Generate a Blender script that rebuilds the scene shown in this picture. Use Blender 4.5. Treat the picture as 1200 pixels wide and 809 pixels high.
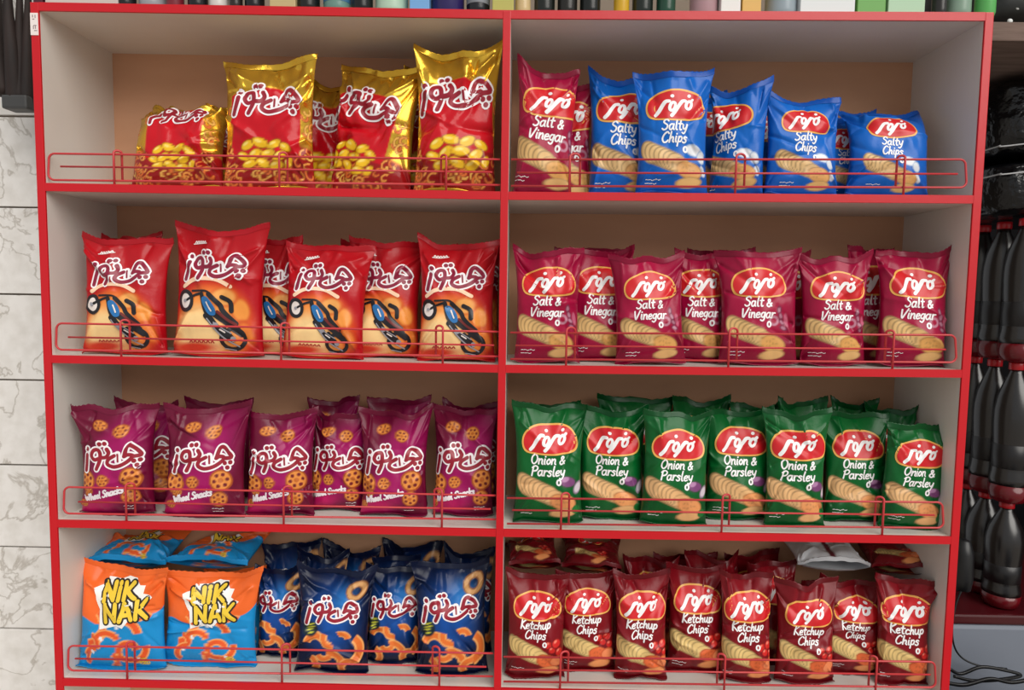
import bpy, math, random
import numpy as np
from mathutils import Matrix, Vector

# ------------------------------------------------------------------ clear
for o in list(bpy.data.objects):
    bpy.data.objects.remove(o, do_unlink=True)
scene = bpy.context.scene
COL = scene.collection

# ------------------------------------------------------------------ camera
CAM = np.array([0.0323, -1.4045, 0.9239])
ROT = (1.4942, -0.0150, 0.0120)
FPX = 805.65
cd = bpy.data.cameras.new('camera')
cam = bpy.data.objects.new('camera', cd)
COL.objects.link(cam)
cam.location = CAM
cam.rotation_euler = ROT
cd.sensor_fit = 'HORIZONTAL'
cd.sensor_width = 36.0
cd.lens = FPX * 36.0 / 1200.0
cd.clip_start = 0.05
scene.camera = cam

# ------------------------------------------------------------------ world, sun, exposure
world = bpy.data.worlds.new('world')
scene.world = world
world.use_nodes = True
wn = world.node_tree
bg = wn.nodes['Background']
bg.inputs['Color'].default_value = (0.97, 0.985, 1.0, 1)
bg.inputs['Strength'].default_value = 0.50
sd = bpy.data.lights.new('hazy_sun', 'SUN')
sd.energy = 2.6
sd.angle = math.radians(50)
sd.color = (1.0, 0.96, 0.90)
so = bpy.data.objects.new('hazy_sun', sd)
COL.objects.link(so)
so.rotation_euler = (math.radians(54), 0, math.radians(30))
vs = scene.view_settings
vs.view_transform = 'Standard'
vs.look = 'None'
vs.exposure = 0.0
vs.gamma = 1.0
vs.use_curve_mapping = False

# ------------------------------------------------------------------ helpers
def rotm(rx, ry, rz):
    cx, sx, cy, sy, cz, sz = math.cos(rx), math.sin(rx), math.cos(ry), math.sin(ry), math.cos(rz), math.sin(rz)
    Rx = np.array([[1, 0, 0], [0, cx, -sx], [0, sx, cx]])
    Ry = np.array([[cy, 0, sy], [0, 1, 0], [-sy, 0, cy]])
    Rz = np.array([[cz, -sz, 0], [sz, cz, 0], [0, 0, 1]])
    return Rz @ Ry @ Rx
RM = rotm(*ROT)

def px(x, y, Y):
    """measured photo pixel -> point on the plane at depth Y (used for taking measurements)"""
    d = RM @ np.array([(x - 600) / FPX, (404.5 - y) / FPX, -1.0])
    t = (Y - CAM[1]) / d[1]
    return CAM + d * t

def lin(c):
    out = []
    for v in c[:3]:
        v = v / 255.0
        out.append(v / 12.92 if v <= 0.04045 else ((v + 0.055) / 1.055) ** 2.4)
    return tuple(out)

MATS = {}
def mat(name, c, rough=0.5, metal=0.0, spec=0.5, coat=0.0, noise=None, bump=None, trans=0.0, alpha=1.0):
    if name in MATS:
        return MATS[name]
    m = bpy.data.materials.new(name)
    m.use_nodes = True
    nt = m.node_tree
    b = nt.nodes['Principled BSDF']
    b.inputs['Base Color'].default_value = (*lin(c), 1)
    b.inputs['Roughness'].default_value = rough
    b.inputs['Metallic'].default_value = metal
    b.inputs['Specular IOR Level'].default_value = spec
    b.inputs['Coat Weight'].default_value = coat
    b.inputs['Transmission Weight'].default_value = trans
    b.inputs['Alpha'].default_value = alpha
    if noise:
        c2, scale, stretch = noise
        tc = nt.nodes.new('ShaderNodeTexCoord')
        mp = nt.nodes.new('ShaderNodeMapping')
        mp.inputs['Scale'].default_value = stretch
        nz = nt.nodes.new('ShaderNodeTexNoise')
        nz.inputs['Scale'].default_value = scale
        nz.inputs['Detail'].default_value = 6
        rp = nt.nodes.new('ShaderNodeValToRGB')
        rp.color_ramp.elements[0].position = 0.35
        rp.color_ramp.elements[1].position = 0.68
        rp.color_ramp.elements[0].color = (*lin(c), 1)
        rp.color_ramp.elements[1].color = (*lin(c2), 1)
        nt.links.new(tc.outputs['Object'], mp.inputs['Vector'])
        nt.links.new(mp.outputs['Vector'], nz.inputs['Vector'])
        nt.links.new(nz.outputs['Fac'], rp.inputs['Fac'])
        nt.links.new(rp.outputs['Color'], b.inputs['Base Color'])
    if bump:
        scale, strength, dist = bump
        tc = nt.nodes.new('ShaderNodeTexCoord')
        nz = nt.nodes.new('ShaderNodeTexNoise')
        nz.inputs['Scale'].default_value = scale
        nz.inputs['Detail'].default_value = 4
        bp = nt.nodes.new('ShaderNodeBump')
        bp.inputs['Strength'].default_value = strength
        bp.inputs['Distance'].default_value = dist
        nt.links.new(tc.outputs['Object'], nz.inputs['Vector'])
        nt.links.new(nz.outputs['Fac'], bp.inputs['Height'])
        nt.links.new(bp.outputs['Normal'], b.inputs['Normal'])
    MATS[name] = m
    return m

def film_mat(name, rough):
    """printed bag film: the print comes from the colour attribute, its alpha says where the foil is bare metal"""
    m = bpy.data.materials.new(name)
    m.use_nodes = True
    nt = m.node_tree
    b = nt.nodes['Principled BSDF']
    at = nt.nodes.new('ShaderNodeAttribute')
    at.attribute_name = 'print'
    nt.links.new(at.outputs['Color'], b.inputs['Base Color'])
    nt.links.new(at.outputs['Alpha'], b.inputs['Metallic'])
    b.inputs['Roughness'].default_value = rough
    b.inputs['Specular IOR Level'].default_value = 0.32
    tc = nt.nodes.new('ShaderNodeTexCoord')
    nz = nt.nodes.new('ShaderNodeTexNoise')
    nz.inputs['Scale'].default_value = 45
    nz.inputs['Detail'].default_value = 3
    bp = nt.nodes.new('ShaderNodeBump')
    bp.inputs['Strength'].default_value = 0.25
    bp.inputs['Distance'].default_value = 0.004
    nt.links.new(tc.outputs['Object'], nz.inputs['Vector'])
    nt.links.new(nz.outputs['Fac'], bp.inputs['Height'])
    nt.links.new(bp.outputs['Normal'], b.inputs['Normal'])
    return m
FILM = film_mat('printed_film', 0.33)
FOIL = film_mat('printed_foil', 0.24)

def mesh_obj(name, V, F, m=None, parent=None, smooth=False, loc=None):
    me = bpy.data.meshes.new(name)
    me.from_pydata([tuple(map(float, v)) for v in V], [], [tuple(int(i) for i in f) for f in F])
    if m:
        me.materials.append(m)
    if smooth:
        me.polygons.foreach_set('use_smooth', [True] * len(me.polygons))
    me.update()
    o = bpy.data.objects.new(name, me)
    COL.objects.link(o)
    if parent:
        o.parent = parent
    if loc is not None:
        o.location = loc
    return o

def fast_mesh(name, V, Q, m, parent=None, colors=None, smooth=True):
    """quads only, numpy arrays"""
    me = bpy.data.meshes.new(name)
    nq = len(Q)
    me.vertices.add(len(V))
    me.vertices.foreach_set('co', np.asarray(V, np.float32).ravel())
    me.loops.add(nq * 4)
    me.loops.foreach_set('vertex_index', np.asarray(Q, np.int32).ravel())
    me.polygons.add(nq)
    me.polygons.foreach_set('loop_start', np.arange(nq, dtype=np.int32) * 4)
    me.polygons.foreach_set('use_smooth', np.full(nq, smooth))
    if colors is not None:
        a = me.color_attributes.new('print', 'FLOAT_COLOR', 'POINT')
        a.data.foreach_set('color', np.asarray(colors, np.float32).ravel())
    me.materials.append(m)
    me.update(calc_edges=True)
    me.validate()
    o = bpy.data.objects.new(name, me)
    COL.objects.link(o)
    if parent:
        o.parent = parent
    return o

def tag(o, label=None, cat=None, group=None, kind=None):
    if label: o['label'] = label
    if cat: o['category'] = cat
    if group: o['group'] = group
    if kind: o['kind'] = kind
    return o

def empty(name, loc, rot=(0, 0, 0)):
    o = bpy.data.objects.new(name, None)
    o.empty_display_size = 0.03
    COL.objects.link(o)
    o.location = loc
    o.rotation_euler = rot
    return o

def box_geo(x0, x1, y0, y1, z0, z1, bev=0.0):
    """box with chamfered long edges (all 12) when bev > 0"""
    if bev <= 0:
        V = [(x, y, z) for z in (z0, z1) for y in (y0, y1) for x in (x0, x1)]
        F = [(0, 2, 3, 1), (4, 5, 7, 6), (0, 1, 5, 4), (2, 6, 7, 3), (0, 4, 6, 2), (1, 3, 7, 5)]
        return V, F
    import bmesh
    V, F = box_geo(x0, x1, y0, y1, z0, z1)
    bm = bmesh.new()
    vv = [bm.verts.new(v) for v in V]
    for f in F: bm.faces.new([vv[i] for i in f])
    bmesh.ops.bevel(bm, geom=list(bm.edges), offset=bev, segments=2, affect='EDGES', profile=0.6)
    bm.verts.index_update()
    V2 = [tuple(v.co) for v in bm.verts]
    F2 = [tuple(v.index for v in f.verts) for f in bm.faces]
    bm.free()
    return V2, F2

def slab_geo(x0, x1, za, zb, th, y0, y1):
    """board whose top runs from height za (at x0) to zb (at x1)"""
    V = [(x0, y0, za - th), (x1, y0, zb - th), (x0, y1, za - th), (x1, y1, zb - th),
         (x0, y0, za), (x1, y0, zb), (x0, y1, za), (x1, y1, zb)]
    F = [(0, 2, 3, 1), (4, 5, 7, 6), (0, 1, 5, 4), (2, 6, 7, 3), (0, 4, 6, 2), (1, 3, 7, 5)]
    return V, F

def tube_geo(pts, r, n=8, closed=False):
    P = np.array(pts, float)
    k = len(P)
    V, F = [], []
    T = np.zeros_like(P)
    for i in range(k):
        a = P[(i - 1) % k] if (closed or i > 0) else P[i]
        b = P[(i + 1) % k] if (closed or i < k - 1) else P[i]
        T[i] = (b - a) / (np.linalg.norm(b - a) + 1e-12)
    up = np.array([0, 0, 1.0]) if abs(T[0][2]) < 0.9 else np.array([1.0, 0, 0])
    nrm = np.cross(T[0], up); nrm /= np.linalg.norm(nrm)
    for i in range(k):
        nrm = nrm - T[i] * (nrm @ T[i]); nrm /= np.linalg.norm(nrm)
        bn = np.cross(T[i], nrm)
        rr = r[i] if hasattr(r, '__len__') else r
        for j in range(n):
            a = 2 * math.pi * j / n
            V.append(P[i] + rr * (math.cos(a) * nrm + math.sin(a) * bn))
    rng = k if closed else k - 1
    for i in range(rng):
        for j in range(n):
            a = i * n + j; b = i * n + (j + 1) % n
            c = ((i + 1) % k) * n + (j + 1) % n; d = ((i + 1) % k) * n + j
            F.append((a, b, c, d))
    if not closed:
        F.append(tuple(range(n - 1, -1, -1)))
        F.append(tuple((k - 1) * n + j for j in range(n)))
    return V, F

def lathe_geo(prof, n=24):
    """prof: list of (r, z) from bottom to top, closed with caps"""
    V, F = [], []
    for r, z in prof:
        for j in range(n):
            a = 2 * math.pi * j / n
            V.append((r * math.cos(a), r * math.sin(a), z))
    for i in range(len(prof) - 1):
        for j in range(n):
            F.append((i * n + j, i * n + (j + 1) % n, (i + 1) * n + (j + 1) % n, (i + 1) * n + j))
    F.append(tuple(range(n - 1, -1, -1)))
    F.append(tuple((len(prof) - 1) * n + j for j in range(n)))
    return V, F

def smooth_path(pts, step=0.0, closed=False, sub=6):
    """Catmull-Rom through the points"""
    P = [np.array(p, float) for p in pts]
    k = len(P)
    if k < 3 and not closed:
        n = max(2, sub)
        return [P[0] + (P[-1] - P[0]) * i / (n - 1) for i in range(n)]
    out = []
    segs = k if closed else k - 1
    for i in range(segs):
        p0 = P[(i - 1) % k] if (closed or i > 0) else 2 * P[0] - P[1]
        p1 = P[i % k]; p2 = P[(i + 1) % k]
        p3 = P[(i + 2) % k] if (closed or i + 2 < k) else 2 * P[-1] - P[-2]
        for j in range(sub):
            t = j / sub
            out.append(0.5 * ((2 * p1) + (-p0 + p2) * t + (2 * p0 - 5 * p1 + 4 * p2 - p3) * t * t + (-p0 + 3 * p1 - 3 * p2 + p3) * t ** 3))
    if not closed:
        out.append(P[-1])
    return out

def vnoise(x, y, seed):
    rs = np.random.RandomState(seed)
    L = rs.rand(64, 64)
    xi = np.floor(x).astype(int); yi = np.floor(y).astype(int)
    fx = x - xi; fy = y - yi
    fx = fx * fx * (3 - 2 * fx); fy = fy * fy * (3 - 2 * fy)
    a = L[yi % 64, xi % 64]; b = L[yi % 64, (xi + 1) % 64]
    c = L[(yi + 1) % 64, xi % 64]; d = L[(yi + 1) % 64, (xi + 1) % 64]
    return (a * (1 - fx) + b * fx) * (1 - fy) + (c * (1 - fx) + d * fx) * fy - 0.5

# ------------------------------------------------------------------ the setting
FLOOR_Z = -0.62
m_ground = mat('pavement', (176, 170, 160), 0.9, noise=((158, 151, 142), 6, (1, 1, 1)))
V, F = box_geo(-6, 6, -8, 1.4, FLOOR_Z - 0.1, FLOOR_Z)
tag(mesh_obj('floor', V, F, m_ground), kind='structure')

# marble tile wall to the left of the unit
m_grout = mat('dark_grout', (140, 126, 112), 0.95)
def marble_mat():
    m = bpy.data.materials.new('veined_marble'); m.use_nodes = True
    nt = m.node_tree; b = nt.nodes['Principled BSDF']
    tc = nt.nodes.new('ShaderNodeTexCoord')
    oi = nt.nodes.new('ShaderNodeObjectInfo')
    mp = nt.nodes.new('ShaderNodeMapping')
    ad = nt.nodes.new('ShaderNodeVectorMath'); ad.operation = 'ADD'
    sc = nt.nodes.new('ShaderNodeVectorMath'); sc.operation = 'SCALE'; sc.inputs['Scale'].default_value = 3.1
    nt.links.new(oi.outputs['Location'], sc.inputs[0])
    nt.links.new(tc.outputs['Object'], ad.inputs[0]); nt.links.new(sc.outputs[0], ad.inputs[1])
    n1 = nt.nodes.new('ShaderNodeTexNoise'); n1.inputs['Scale'].default_value = 7; n1.inputs['Detail'].default_value = 8; n1.inputs['Distortion'].default_value = 0.5
    nt.links.new(ad.outputs[0], n1.inputs['Vector'])
    s1 = nt.nodes.new('ShaderNodeMath'); s1.operation = 'SUBTRACT'; s1.inputs[1].default_value = 0.5
    a1 = nt.nodes.new('ShaderNodeMath'); a1.operation = 'ABSOLUTE'
    nt.links.new(n1.outputs['Fac'], s1.inputs[0]); nt.links.new(s1.outputs[0], a1.inputs[0])
    r1 = nt.nodes.new('ShaderNodeValToRGB')
    r1.color_ramp.elements[0].position = 0.0; r1.color_ramp.elements[0].color = (*lin((190, 183, 175)), 1)
    r1.color_ramp.elements[1].position = 0.016; r1.color_ramp.elements[1].color = (*lin((232, 228, 224)), 1)
    nt.links.new(a1.outputs[0], r1.inputs['Fac'])
    n2 = nt.nodes.new('ShaderNodeTexNoise'); n2.inputs['Scale'].default_value = 26; n2.inputs['Detail'].default_value = 8
    nt.links.new(ad.outputs[0], n2.inputs['Vector'])
    r2 = nt.nodes.new('ShaderNodeValToRGB')
    r2.color_ramp.elements[0].position = 0.3; r2.color_ramp.elements[0].color = (0.86, 0.85, 0.83, 1)
    r2.color_ramp.elements[1].position = 0.6; r2.color_ramp.elements[1].color = (1, 1, 1, 1)
    nt.links.new(n2.outputs['Fac'], r2.inputs['Fac'])
    mx = nt.nodes.new('ShaderNodeMix'); mx.data_type = 'RGBA'; mx.blend_type = 'MULTIPLY'; mx.inputs['Factor'].default_value = 1.0
    nt.links.new(r1.outputs['Color'], mx.inputs['A']); nt.links.new(r2.outputs['Color'], mx.inputs['B'])
    nt.links.new(mx.outputs['Result'], b.inputs['Base Color'])
    b.inputs['Roughness'].default_value = 0.35
    return m
m_marble = marble_mat()
WALL_Y = 0.262
V, F = box_geo(-3.0, 0.96, WALL_Y + 0.012, WALL_Y + 0.2, FLOOR_Z, 2.6)
wl = tag(mesh_obj('wall_left', V, F, m_grout), kind='structure')
joints_px = [136.5, 243, 345, 445.5, 545, 641, 737]
jz = [px(20, y, WALL_Y)[2] for y in joints_px]
st = (jz[1] - jz[-1]) / 5
zz = [jz[0] + 2 * st, jz[0] + st] + jz + [jz[-1] - st, jz[-1] - 2 * st, jz[-1] - 3 * st]
tile_me = {}
for i in range(len(zz) - 1):
    zt, zb = zz[i], zz[i + 1]
    gap = 0.004 if i != 1 else 0.007
    h = zt - zb - gap
    for c, xs in enumerate((-2.86, -2.24, -1.62)):
        V, F = box_geo(-0.306, 0.306, 0, 0.02, 0, h, 0.0015)
        o = mesh_obj('tile', V, F, m_marble, wl, loc=(xs + 0.40, WALL_Y - 0.001 * ((i * 7 + c) % 3), zb + gap / 2))

# shop interior right of the unit: walls and ceiling added to keep it dark
m_dark = mat('shade_toned_shop_wall', (46, 46, 50), 0.9)  # indoor shade is put into this dark wall colour
V, F = box_geo(0.96, 3.0, 1.15, 1.25, FLOOR_Z, 2.6)
tag(mesh_obj('wall_back', V, F, m_dark), kind='structure')
V, F = box_geo(1.95, 2.05, 0.0, 1.15, FLOOR_Z, 2.6)
tag(mesh_obj('wall_right', V, F, m_dark), kind='structure')
m_ceil = mat('shop_ceiling', (150, 146, 140), 0.9)
V, F = box_geo(0.96, 2.05, -0.1, 1.25, 2.6, 2.7)
tag(mesh_obj('ceiling', V, F, m_ceil), kind='structure')

# ------------------------------------------------------------------ display shelf
XL, XR, XM = -0.95, 0.95, -0.0027
DEP = 0.246
TW = 0.0165
ZS = [1.4845, 1.1308, 0.7802, 0.4320, 0.0839, -0.27]
ZM = [1.4788, 1.1258, 0.7751, 0.4299, 0.0832, -0.27]
def board_z(x, row):
    """top of the board under compartment row (1..4) at x"""
    a, b = ZS[row], ZM[row]
    t = (x - XL) / (XM - XL) if x < XM else (XR - x) / (XR - XM)
    return a + (b - a) * t
m_lam = mat('grey_white_laminate', (216, 209, 201), 0.42, noise=((222, 216, 208), 4, (1, 1, 1)))
m_back = mat('brown_hardboard', (206, 156, 122), 0.75, noise=((194, 144, 110), 3, (1, 1, 3)))
m_red = mat('red_plastic_edging', (198, 10, 26), 0.32, bump=(60, 0.1, 0.002))
m_wire = mat('red_coated_wire', (196, 58, 62), 0.35)
shelf = empty('display_shelf', (0, 0, FLOOR_Z))
tag(shelf, 'tall red-edged grey laminate display shelf filled with snack bags', 'shelf')
def part(name, geo, m, parent=shelf, smooth=False):
    o = mesh_obj(name, geo[0], geo[1], m, parent, smooth)
    if parent is shelf:
        o.location = (0, 0, -FLOOR_Z)
    return o
for s in (-1, 1):
    x0, x1 = (XL, XL + 0.016) if s < 0 else (XR - 0.016, XR)
    part('side_panel', box_geo(x0, x1, 0.002, DEP, FLOOR_Z + 0.001, ZS[0] - 0.0005), m_lam)
    part('edge_trim', box_geo(x0 - (0.0005 if s < 0 else 0), x1 + (0.0005 if s > 0 else 0), -0.003, 0.002, FLOOR_Z + 0.001, ZS[0], 0.0012), m_red)
for (a, b) in ((XL + 0.016, XM), (XM, XR - 0.016)):
    part('back_panel', box_geo(a, b, DEP - 0.001, DEP + 0.005, FLOOR_Z + 0.06, 1.478), m_back)
part('divider', box_geo(XM - 0.008, XM + 0.008, 0.003, DEP - 0.001, FLOOR_Z + 0.06, ZM[0] - 0.016), m_lam)
part('edge_trim', box_geo(XM - 0.0078, XM + 0.0078, -0.0036, 0.003, FLOOR_Z + 0.06, ZM[0] - 0.002, 0.0012), m_red)
for i in range(6):
    for s in (-1, 1):
        if s < 0:
            x0, x1, za, zb = XL + 0.016, XM - (0.008 if i else 0), ZS[i], ZM[i]
        else:
            x0, x1, za, zb = XM + (0.008 if i else 0), XR - 0.016, ZM[i], ZS[i]
        part('shelf_board', slab_geo(x0, x1, za - 0.0006, zb - 0.0006, 0.0150, 0.002, DEP - 0.001), m_lam)
        part('edge_trim', slab_geo(x0, x1, za, zb, 0.0162, -0.0028, 0.002), m_red)
part('plinth', box_geo(XL + 0.016, XR - 0.016, 0.02, 0.035, FLOOR_Z + 0.001, FLOOR_Z + 0.06), m_lam)

# white price sticker at the top of the left upright
sx, sz0, sz1 = XL + 0.0075, px(40, 42, 0)[2], px(40, 16, 0)[2]
stk = part('sticker', box_geo(XL - 0.0004, XL + 0.0150, -0.0042, -0.0029, sz0, sz1), mat('sticker_paper', (236, 224, 220), 0.6))
ink = mat('sticker_ink', (150, 132, 132), 0.7)
for k, (dx, dz, w, h) in enumerate(((0.004, 0.030, 0.004, 0.0016), (0.009, 0.033, 0.0016, 0.006), (0.004, 0.034, 0.0016, 0.005), (0.006, 0.018, 0.006, 0.0014), (0.005, 0.012, 0.0016, 0.006), (0.009, 0.012, 0.0016, 0.006), (0.007, 0.008, 0.006, 0.0014))):
    V, F = box_geo(XL + dx, XL + dx + w, -0.0046, -0.0041, sz0 + dz, sz0 + dz + h)
    mesh_obj('print_mark', V, F, ink, stk)

# wire guards: (left px, right px, rows of wire y at left / right, posts as (tall leg px, short leg px))
GY = 0.006
def guard(side, row, y_l, y_r, posts, xl, xr, mid_l, mid_r):
    """y_l, y_r: (top, middle, bottom) wire heights in the photo at xl and xr"""
    def P(x, k, Y=GY):
        t = (x - xl) / (xr - xl)
        return px(x, y_l[k] + (y_r[k] - y_l[k]) * t, Y)
    r = 0.0022
    A, B = P(xl, 0), P(xl, 2)
    C, D = P(xr, 0), P(xr, 2)
    rad = 0.012
    if side == 'left':       # rounded loop end on the left, runs into the divider on the right
        pts = [C]
        n = 12
        for i in range(1, n): pts.append(C + (A - C) * i / n * (1 - rad / np.linalg.norm(A - C)))
        ca = A + np.array([rad, 0, -rad])
        for a in range(0, 7): t = math.pi / 2 + a / 6 * math.pi / 2; pts.append(ca + rad * np.array([math.cos(t), 0, math.sin(t)]))
        cb = B + np.array([rad, 0, rad])
        for a in range(0, 7): t = math.pi + a / 6 * math.pi / 2; pts.append(cb + rad * np.array([math.cos(t), 0, math.sin(t)]))
        pts.append(D)
    else:
        pts = [A]
        cc = C + np.array([-rad, 0, -rad])
        for a in range(0, 7): t = math.pi / 2 - a / 6 * math.pi / 2; pts.append(cc + rad * np.array([math.cos(t), 0, math.sin(t)]))
        cb = D + np.array([-rad, 0, rad])
        for a in range(0, 7): t = -a / 6 * math.pi / 2; pts.append(cb + rad * np.array([math.cos(t), 0, math.sin(t)]))
        pts.append(B)
    g = part('wire_guard', tube_geo(pts, r), m_wire, smooth=True)
    V, F = tube_geo([P(mid_l, 1), P(mid_r, 1)], r * 0.9)
    mesh_obj('middle_wire', V, F, m_wire, g, True)
    for (xa, xb) in posts:
        pa = P(xa, 0, 0.002); zb = board_z(pa[0], row)
        pb = P(xb, 0, 0.0125)
        ztop = pa[2] + 0.004
        dx = pb[0] - pa[0]
        pts = [np.array([pa[0], 0.0025, zb])]
        pts.append(np.array([pa[0], 0.0025, ztop]))
        for a in range(1, 8):
            t = math.pi - a / 8 * math.pi
            pts.append(np.array([pa[0] + dx / 2 + dx / 2 * math.cos(t), 0.0025 + 0.009 * a / 8, ztop + abs(dx) / 2 * math.sin(t) * 0.8]))
        pts.append(np.array([pb[0], 0.0115, ztop]))
        pts.append(np.array([pb[0], 0.0115, P(xb, 2)[2]]))
        V, F = tube_geo(pts, r * 1.05)
        mesh_obj('post', V, F, m_wire, g, True)

guard('left', 1, (180, 195, 211), (187, 202, 217), [(133, 143), (327, 337), (523, 517)], 57, 586, 71, 577)
guard('right', 1, (187, 202.5, 218), (187, 204, 220), [(668, 680), (863, 873), (1061, 1051)], 599, 1132, 606, 1122)
guard('left', 2, (379, 395, 410), (389, 405, 418), [(141, 152), (329, 339), (519, 511)], 66, 585, 80, 579)
guard('right', 2, (390, 405, 421), (393, 410, 425), [(664, 674), (855, 864), (1048, 1038)], 598, 1120, 604, 1108)
guard('left', 3, (571, 588, 602), (581, 597, 609), [(147, 158), (332, 342), (518, 509)], 75, 581, 92, 575)
guard('right', 3, (584, 598, 614), (589, 604, 619), [(658, 667), (847, 855), (1036, 1026)], 594, 1105, 600, 1095)
guard('left', 4, (757, 772, 786), (766, 782, 793), [(148, 158), (330, 340), (515, 507)], 80, 578, 88, 570)
guard('right', 4, (770, 785, 799), (776, 791, 806), [(657, 666), (850, 841), (1028, 1019)], 590, 1096, 597, 1090)

# ------------------------------------------------------------------ printed artwork
NL, NH = 0.20, 0.27          # nominal printed front: width along the film, height (m)
def sstep(a, b, x):
    t = np.clip((x - a) / (b - a), 0, 1)
    return t * t * (3 - 2 * t)
class Art:
    """colours at film positions X (-.1...1 m), Y (0...27 m)"""
    def __init__(s, X, Y, base, metal=0.0):
        s.X, s.Y = X, Y
        s.c = np.zeros(X.shape + (4,)); s.c[..., :3] = lin(base); s.c[..., 3] = metal
        s.soft = 0.0016
    def mix(s, mask, col, metal=0.0):
        mask = mask[..., None]
        t = np.zeros(4); t[:3] = lin(col); t[3] = metal
        s.c = s.c * (1 - mask) + t * mask
    def rad(s, cx, cy, rx, ry, ang):
        ca, sa = math.cos(ang), math.sin(ang)
        dx, dy = s.X - cx, s.Y - cy
        u, v = dx * ca + dy * sa, -dx * sa + dy * ca
        return np.sqrt((u / rx) ** 2 + (v / ry) ** 2), u, v
    def ell(s, cx, cy, rx, ry, ang, col, edge=None, ew=0.25, soft=None, metal=0.0):
        r, u, v = s.rad(cx, cy, rx, ry, ang)
        so = (soft or s.soft) / min(rx, ry)
        if edge is not None:
            s.mix(1 - sstep(1 - so, 1 + so, r), edge, metal)
            s.mix(1 - sstep(1 - ew - so, 1 - ew + so, r), col, metal)
        else:
            s.mix(1 - sstep(1 - so, 1 + so, r), col, metal)
    def ring(s, cx, cy, R, w, col, edge=None, squash=1.0, ang=0.0, a0=None, a1=None):
        r, u, v = s.rad(cx, cy, R, R * squash, ang)
        d = np.abs(r - 1) * R
        m = 1 - sstep(w - s.soft, w + s.soft, d)
        mi = 1 - sstep(w * .6 - s.soft, w * .6 + s.soft, d)
        if a0 is not None:
            th = (np.arctan2(v, u) - a0) % (2 * math.pi)
            sel = sstep(0, .12, th) * (1 - sstep(a1 - a0 - .12, a1 - a0, th))
            m, mi = m * sel, mi * sel
        if edge is not None:
            s.mix(m, edge); s.mix(mi, col)
        else:
            s.mix(m, col)

def chips(a, tint, piece, seas):
    """fan of overlapping crisps, a big seasoned one and a piece at the bottom"""
    n = 7
    for i in range(n):
        t = i / (n - 1)
        cx, cy = -0.058 + 0.062 * t, 0.092 - 0.026 * t
        a.ell(cx, cy, 0.021, 0.031 - .004 * t, 0.55, tint, edge=tuple(int(k * .74) for k in tint), ew=0.13)
    a.ell(0.016, 0.060, 0.024, 0.020, -0.3, tint, edge=tuple(int(k * .8) for k in tint), ew=.12)
    a.ell(0.034, 0.050, 0.033, 0.021, -0.25, seas, edge=tuple(int(k * .82) for k in seas), ew=.12)
    for k in range(7):
        a.ell(0.02 + 0.008 * (k % 4), 0.044 + 0.006 * (k // 2), 0.004, 0.002, k, tuple(int(v * .88) for v in seas))
    a.ell(0.034, 0.0215, 0.032, 0.0125, 0.12, piece, edge=tuple(int(k * .82) for k in piece), ew=.14)

def art_salty(a):
    a.ell(0.0, 0.16, 0.10, 0.16, 0, (8, 102, 196), soft=0.05)
    a.ell(0.044, 0.098, 0.021, 0.013, -.3, (232, 236, 240), edge=(176, 196, 220), ew=.2)
    a.ell(0.066, 0.083, 0.012, 0.016, .2, (225, 230, 236), edge=(170, 190, 215), ew=.2)
    a.ell(0.069, 0.05, 0.008, 0.014, .2, (215, 222, 230))
    chips(a, (228, 190, 132), (232, 188, 120), (228, 172, 104))
def art_vinegar(a):
    a.ell(0.0, 0.17, 0.085, 0.15, 0, (164, 10, 60), soft=0.05)
    for k in range(4):
        a.ell(0.05 + .004 * k, 0.135 - .015 * k, 0.006, 0.011, .4 * k, (176, 120, 140), edge=(120, 40, 70), ew=.4)
    a.ring(0.037, 0.108, 0.010, .003, (190, 130, 150))
    a.ell(0.07, 0.11, .006, .017, .2, (186, 92, 118))
    chips(a, (224, 184, 122), (230, 186, 122), (226, 170, 96))
def art_onion(a):
    a.ell(0.0, 0.17, 0.09, 0.16, 0, (4, 96, 40), soft=0.05)
    a.ell(0.046, 0.100, 0.024, 0.015, -.1, (122, 66, 116), edge=(46, 74, 50), ew=.22)
    a.ell(0.040, 0.106, 0.010, 0.006, .3, (178, 128, 170))
    a.ell(0.072, 0.086, 0.010, 0.018, -.5, (208, 196, 206), edge=(150, 128, 150), ew=.25)
    chips(a, (232, 184, 128), (238, 184, 124), (236, 160, 100))
    a.ell(0.066, 0.03, 0.012, 0.010, .6, (30, 118, 52))
def art_ketchup(a):
    a.ell(0.0, 0.17, 0.085, 0.15, 0, (126, 10, 24), soft=0.05)
    for (x, y, r) in ((0.035, 0.098, .015), (0.058, 0.102, .016), (0.066, 0.078, .014), (0.045, 0.084, .012)):
        a.ell(x, y, r, r * .9, 0, (206, 40, 36), edge=(120, 16, 20), ew=.25)
        a.ell(x - .003, y + .005, r * .3, r * .22, 0.4, (240, 130, 110))
    chips(a, (228, 196, 128), (232, 150, 92), (226, 108, 60))
    a.ell(0.058, 0.050, 0.022, 0.017, .4, (238, 140, 90), edge=(206, 96, 52), ew=.2)

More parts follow.
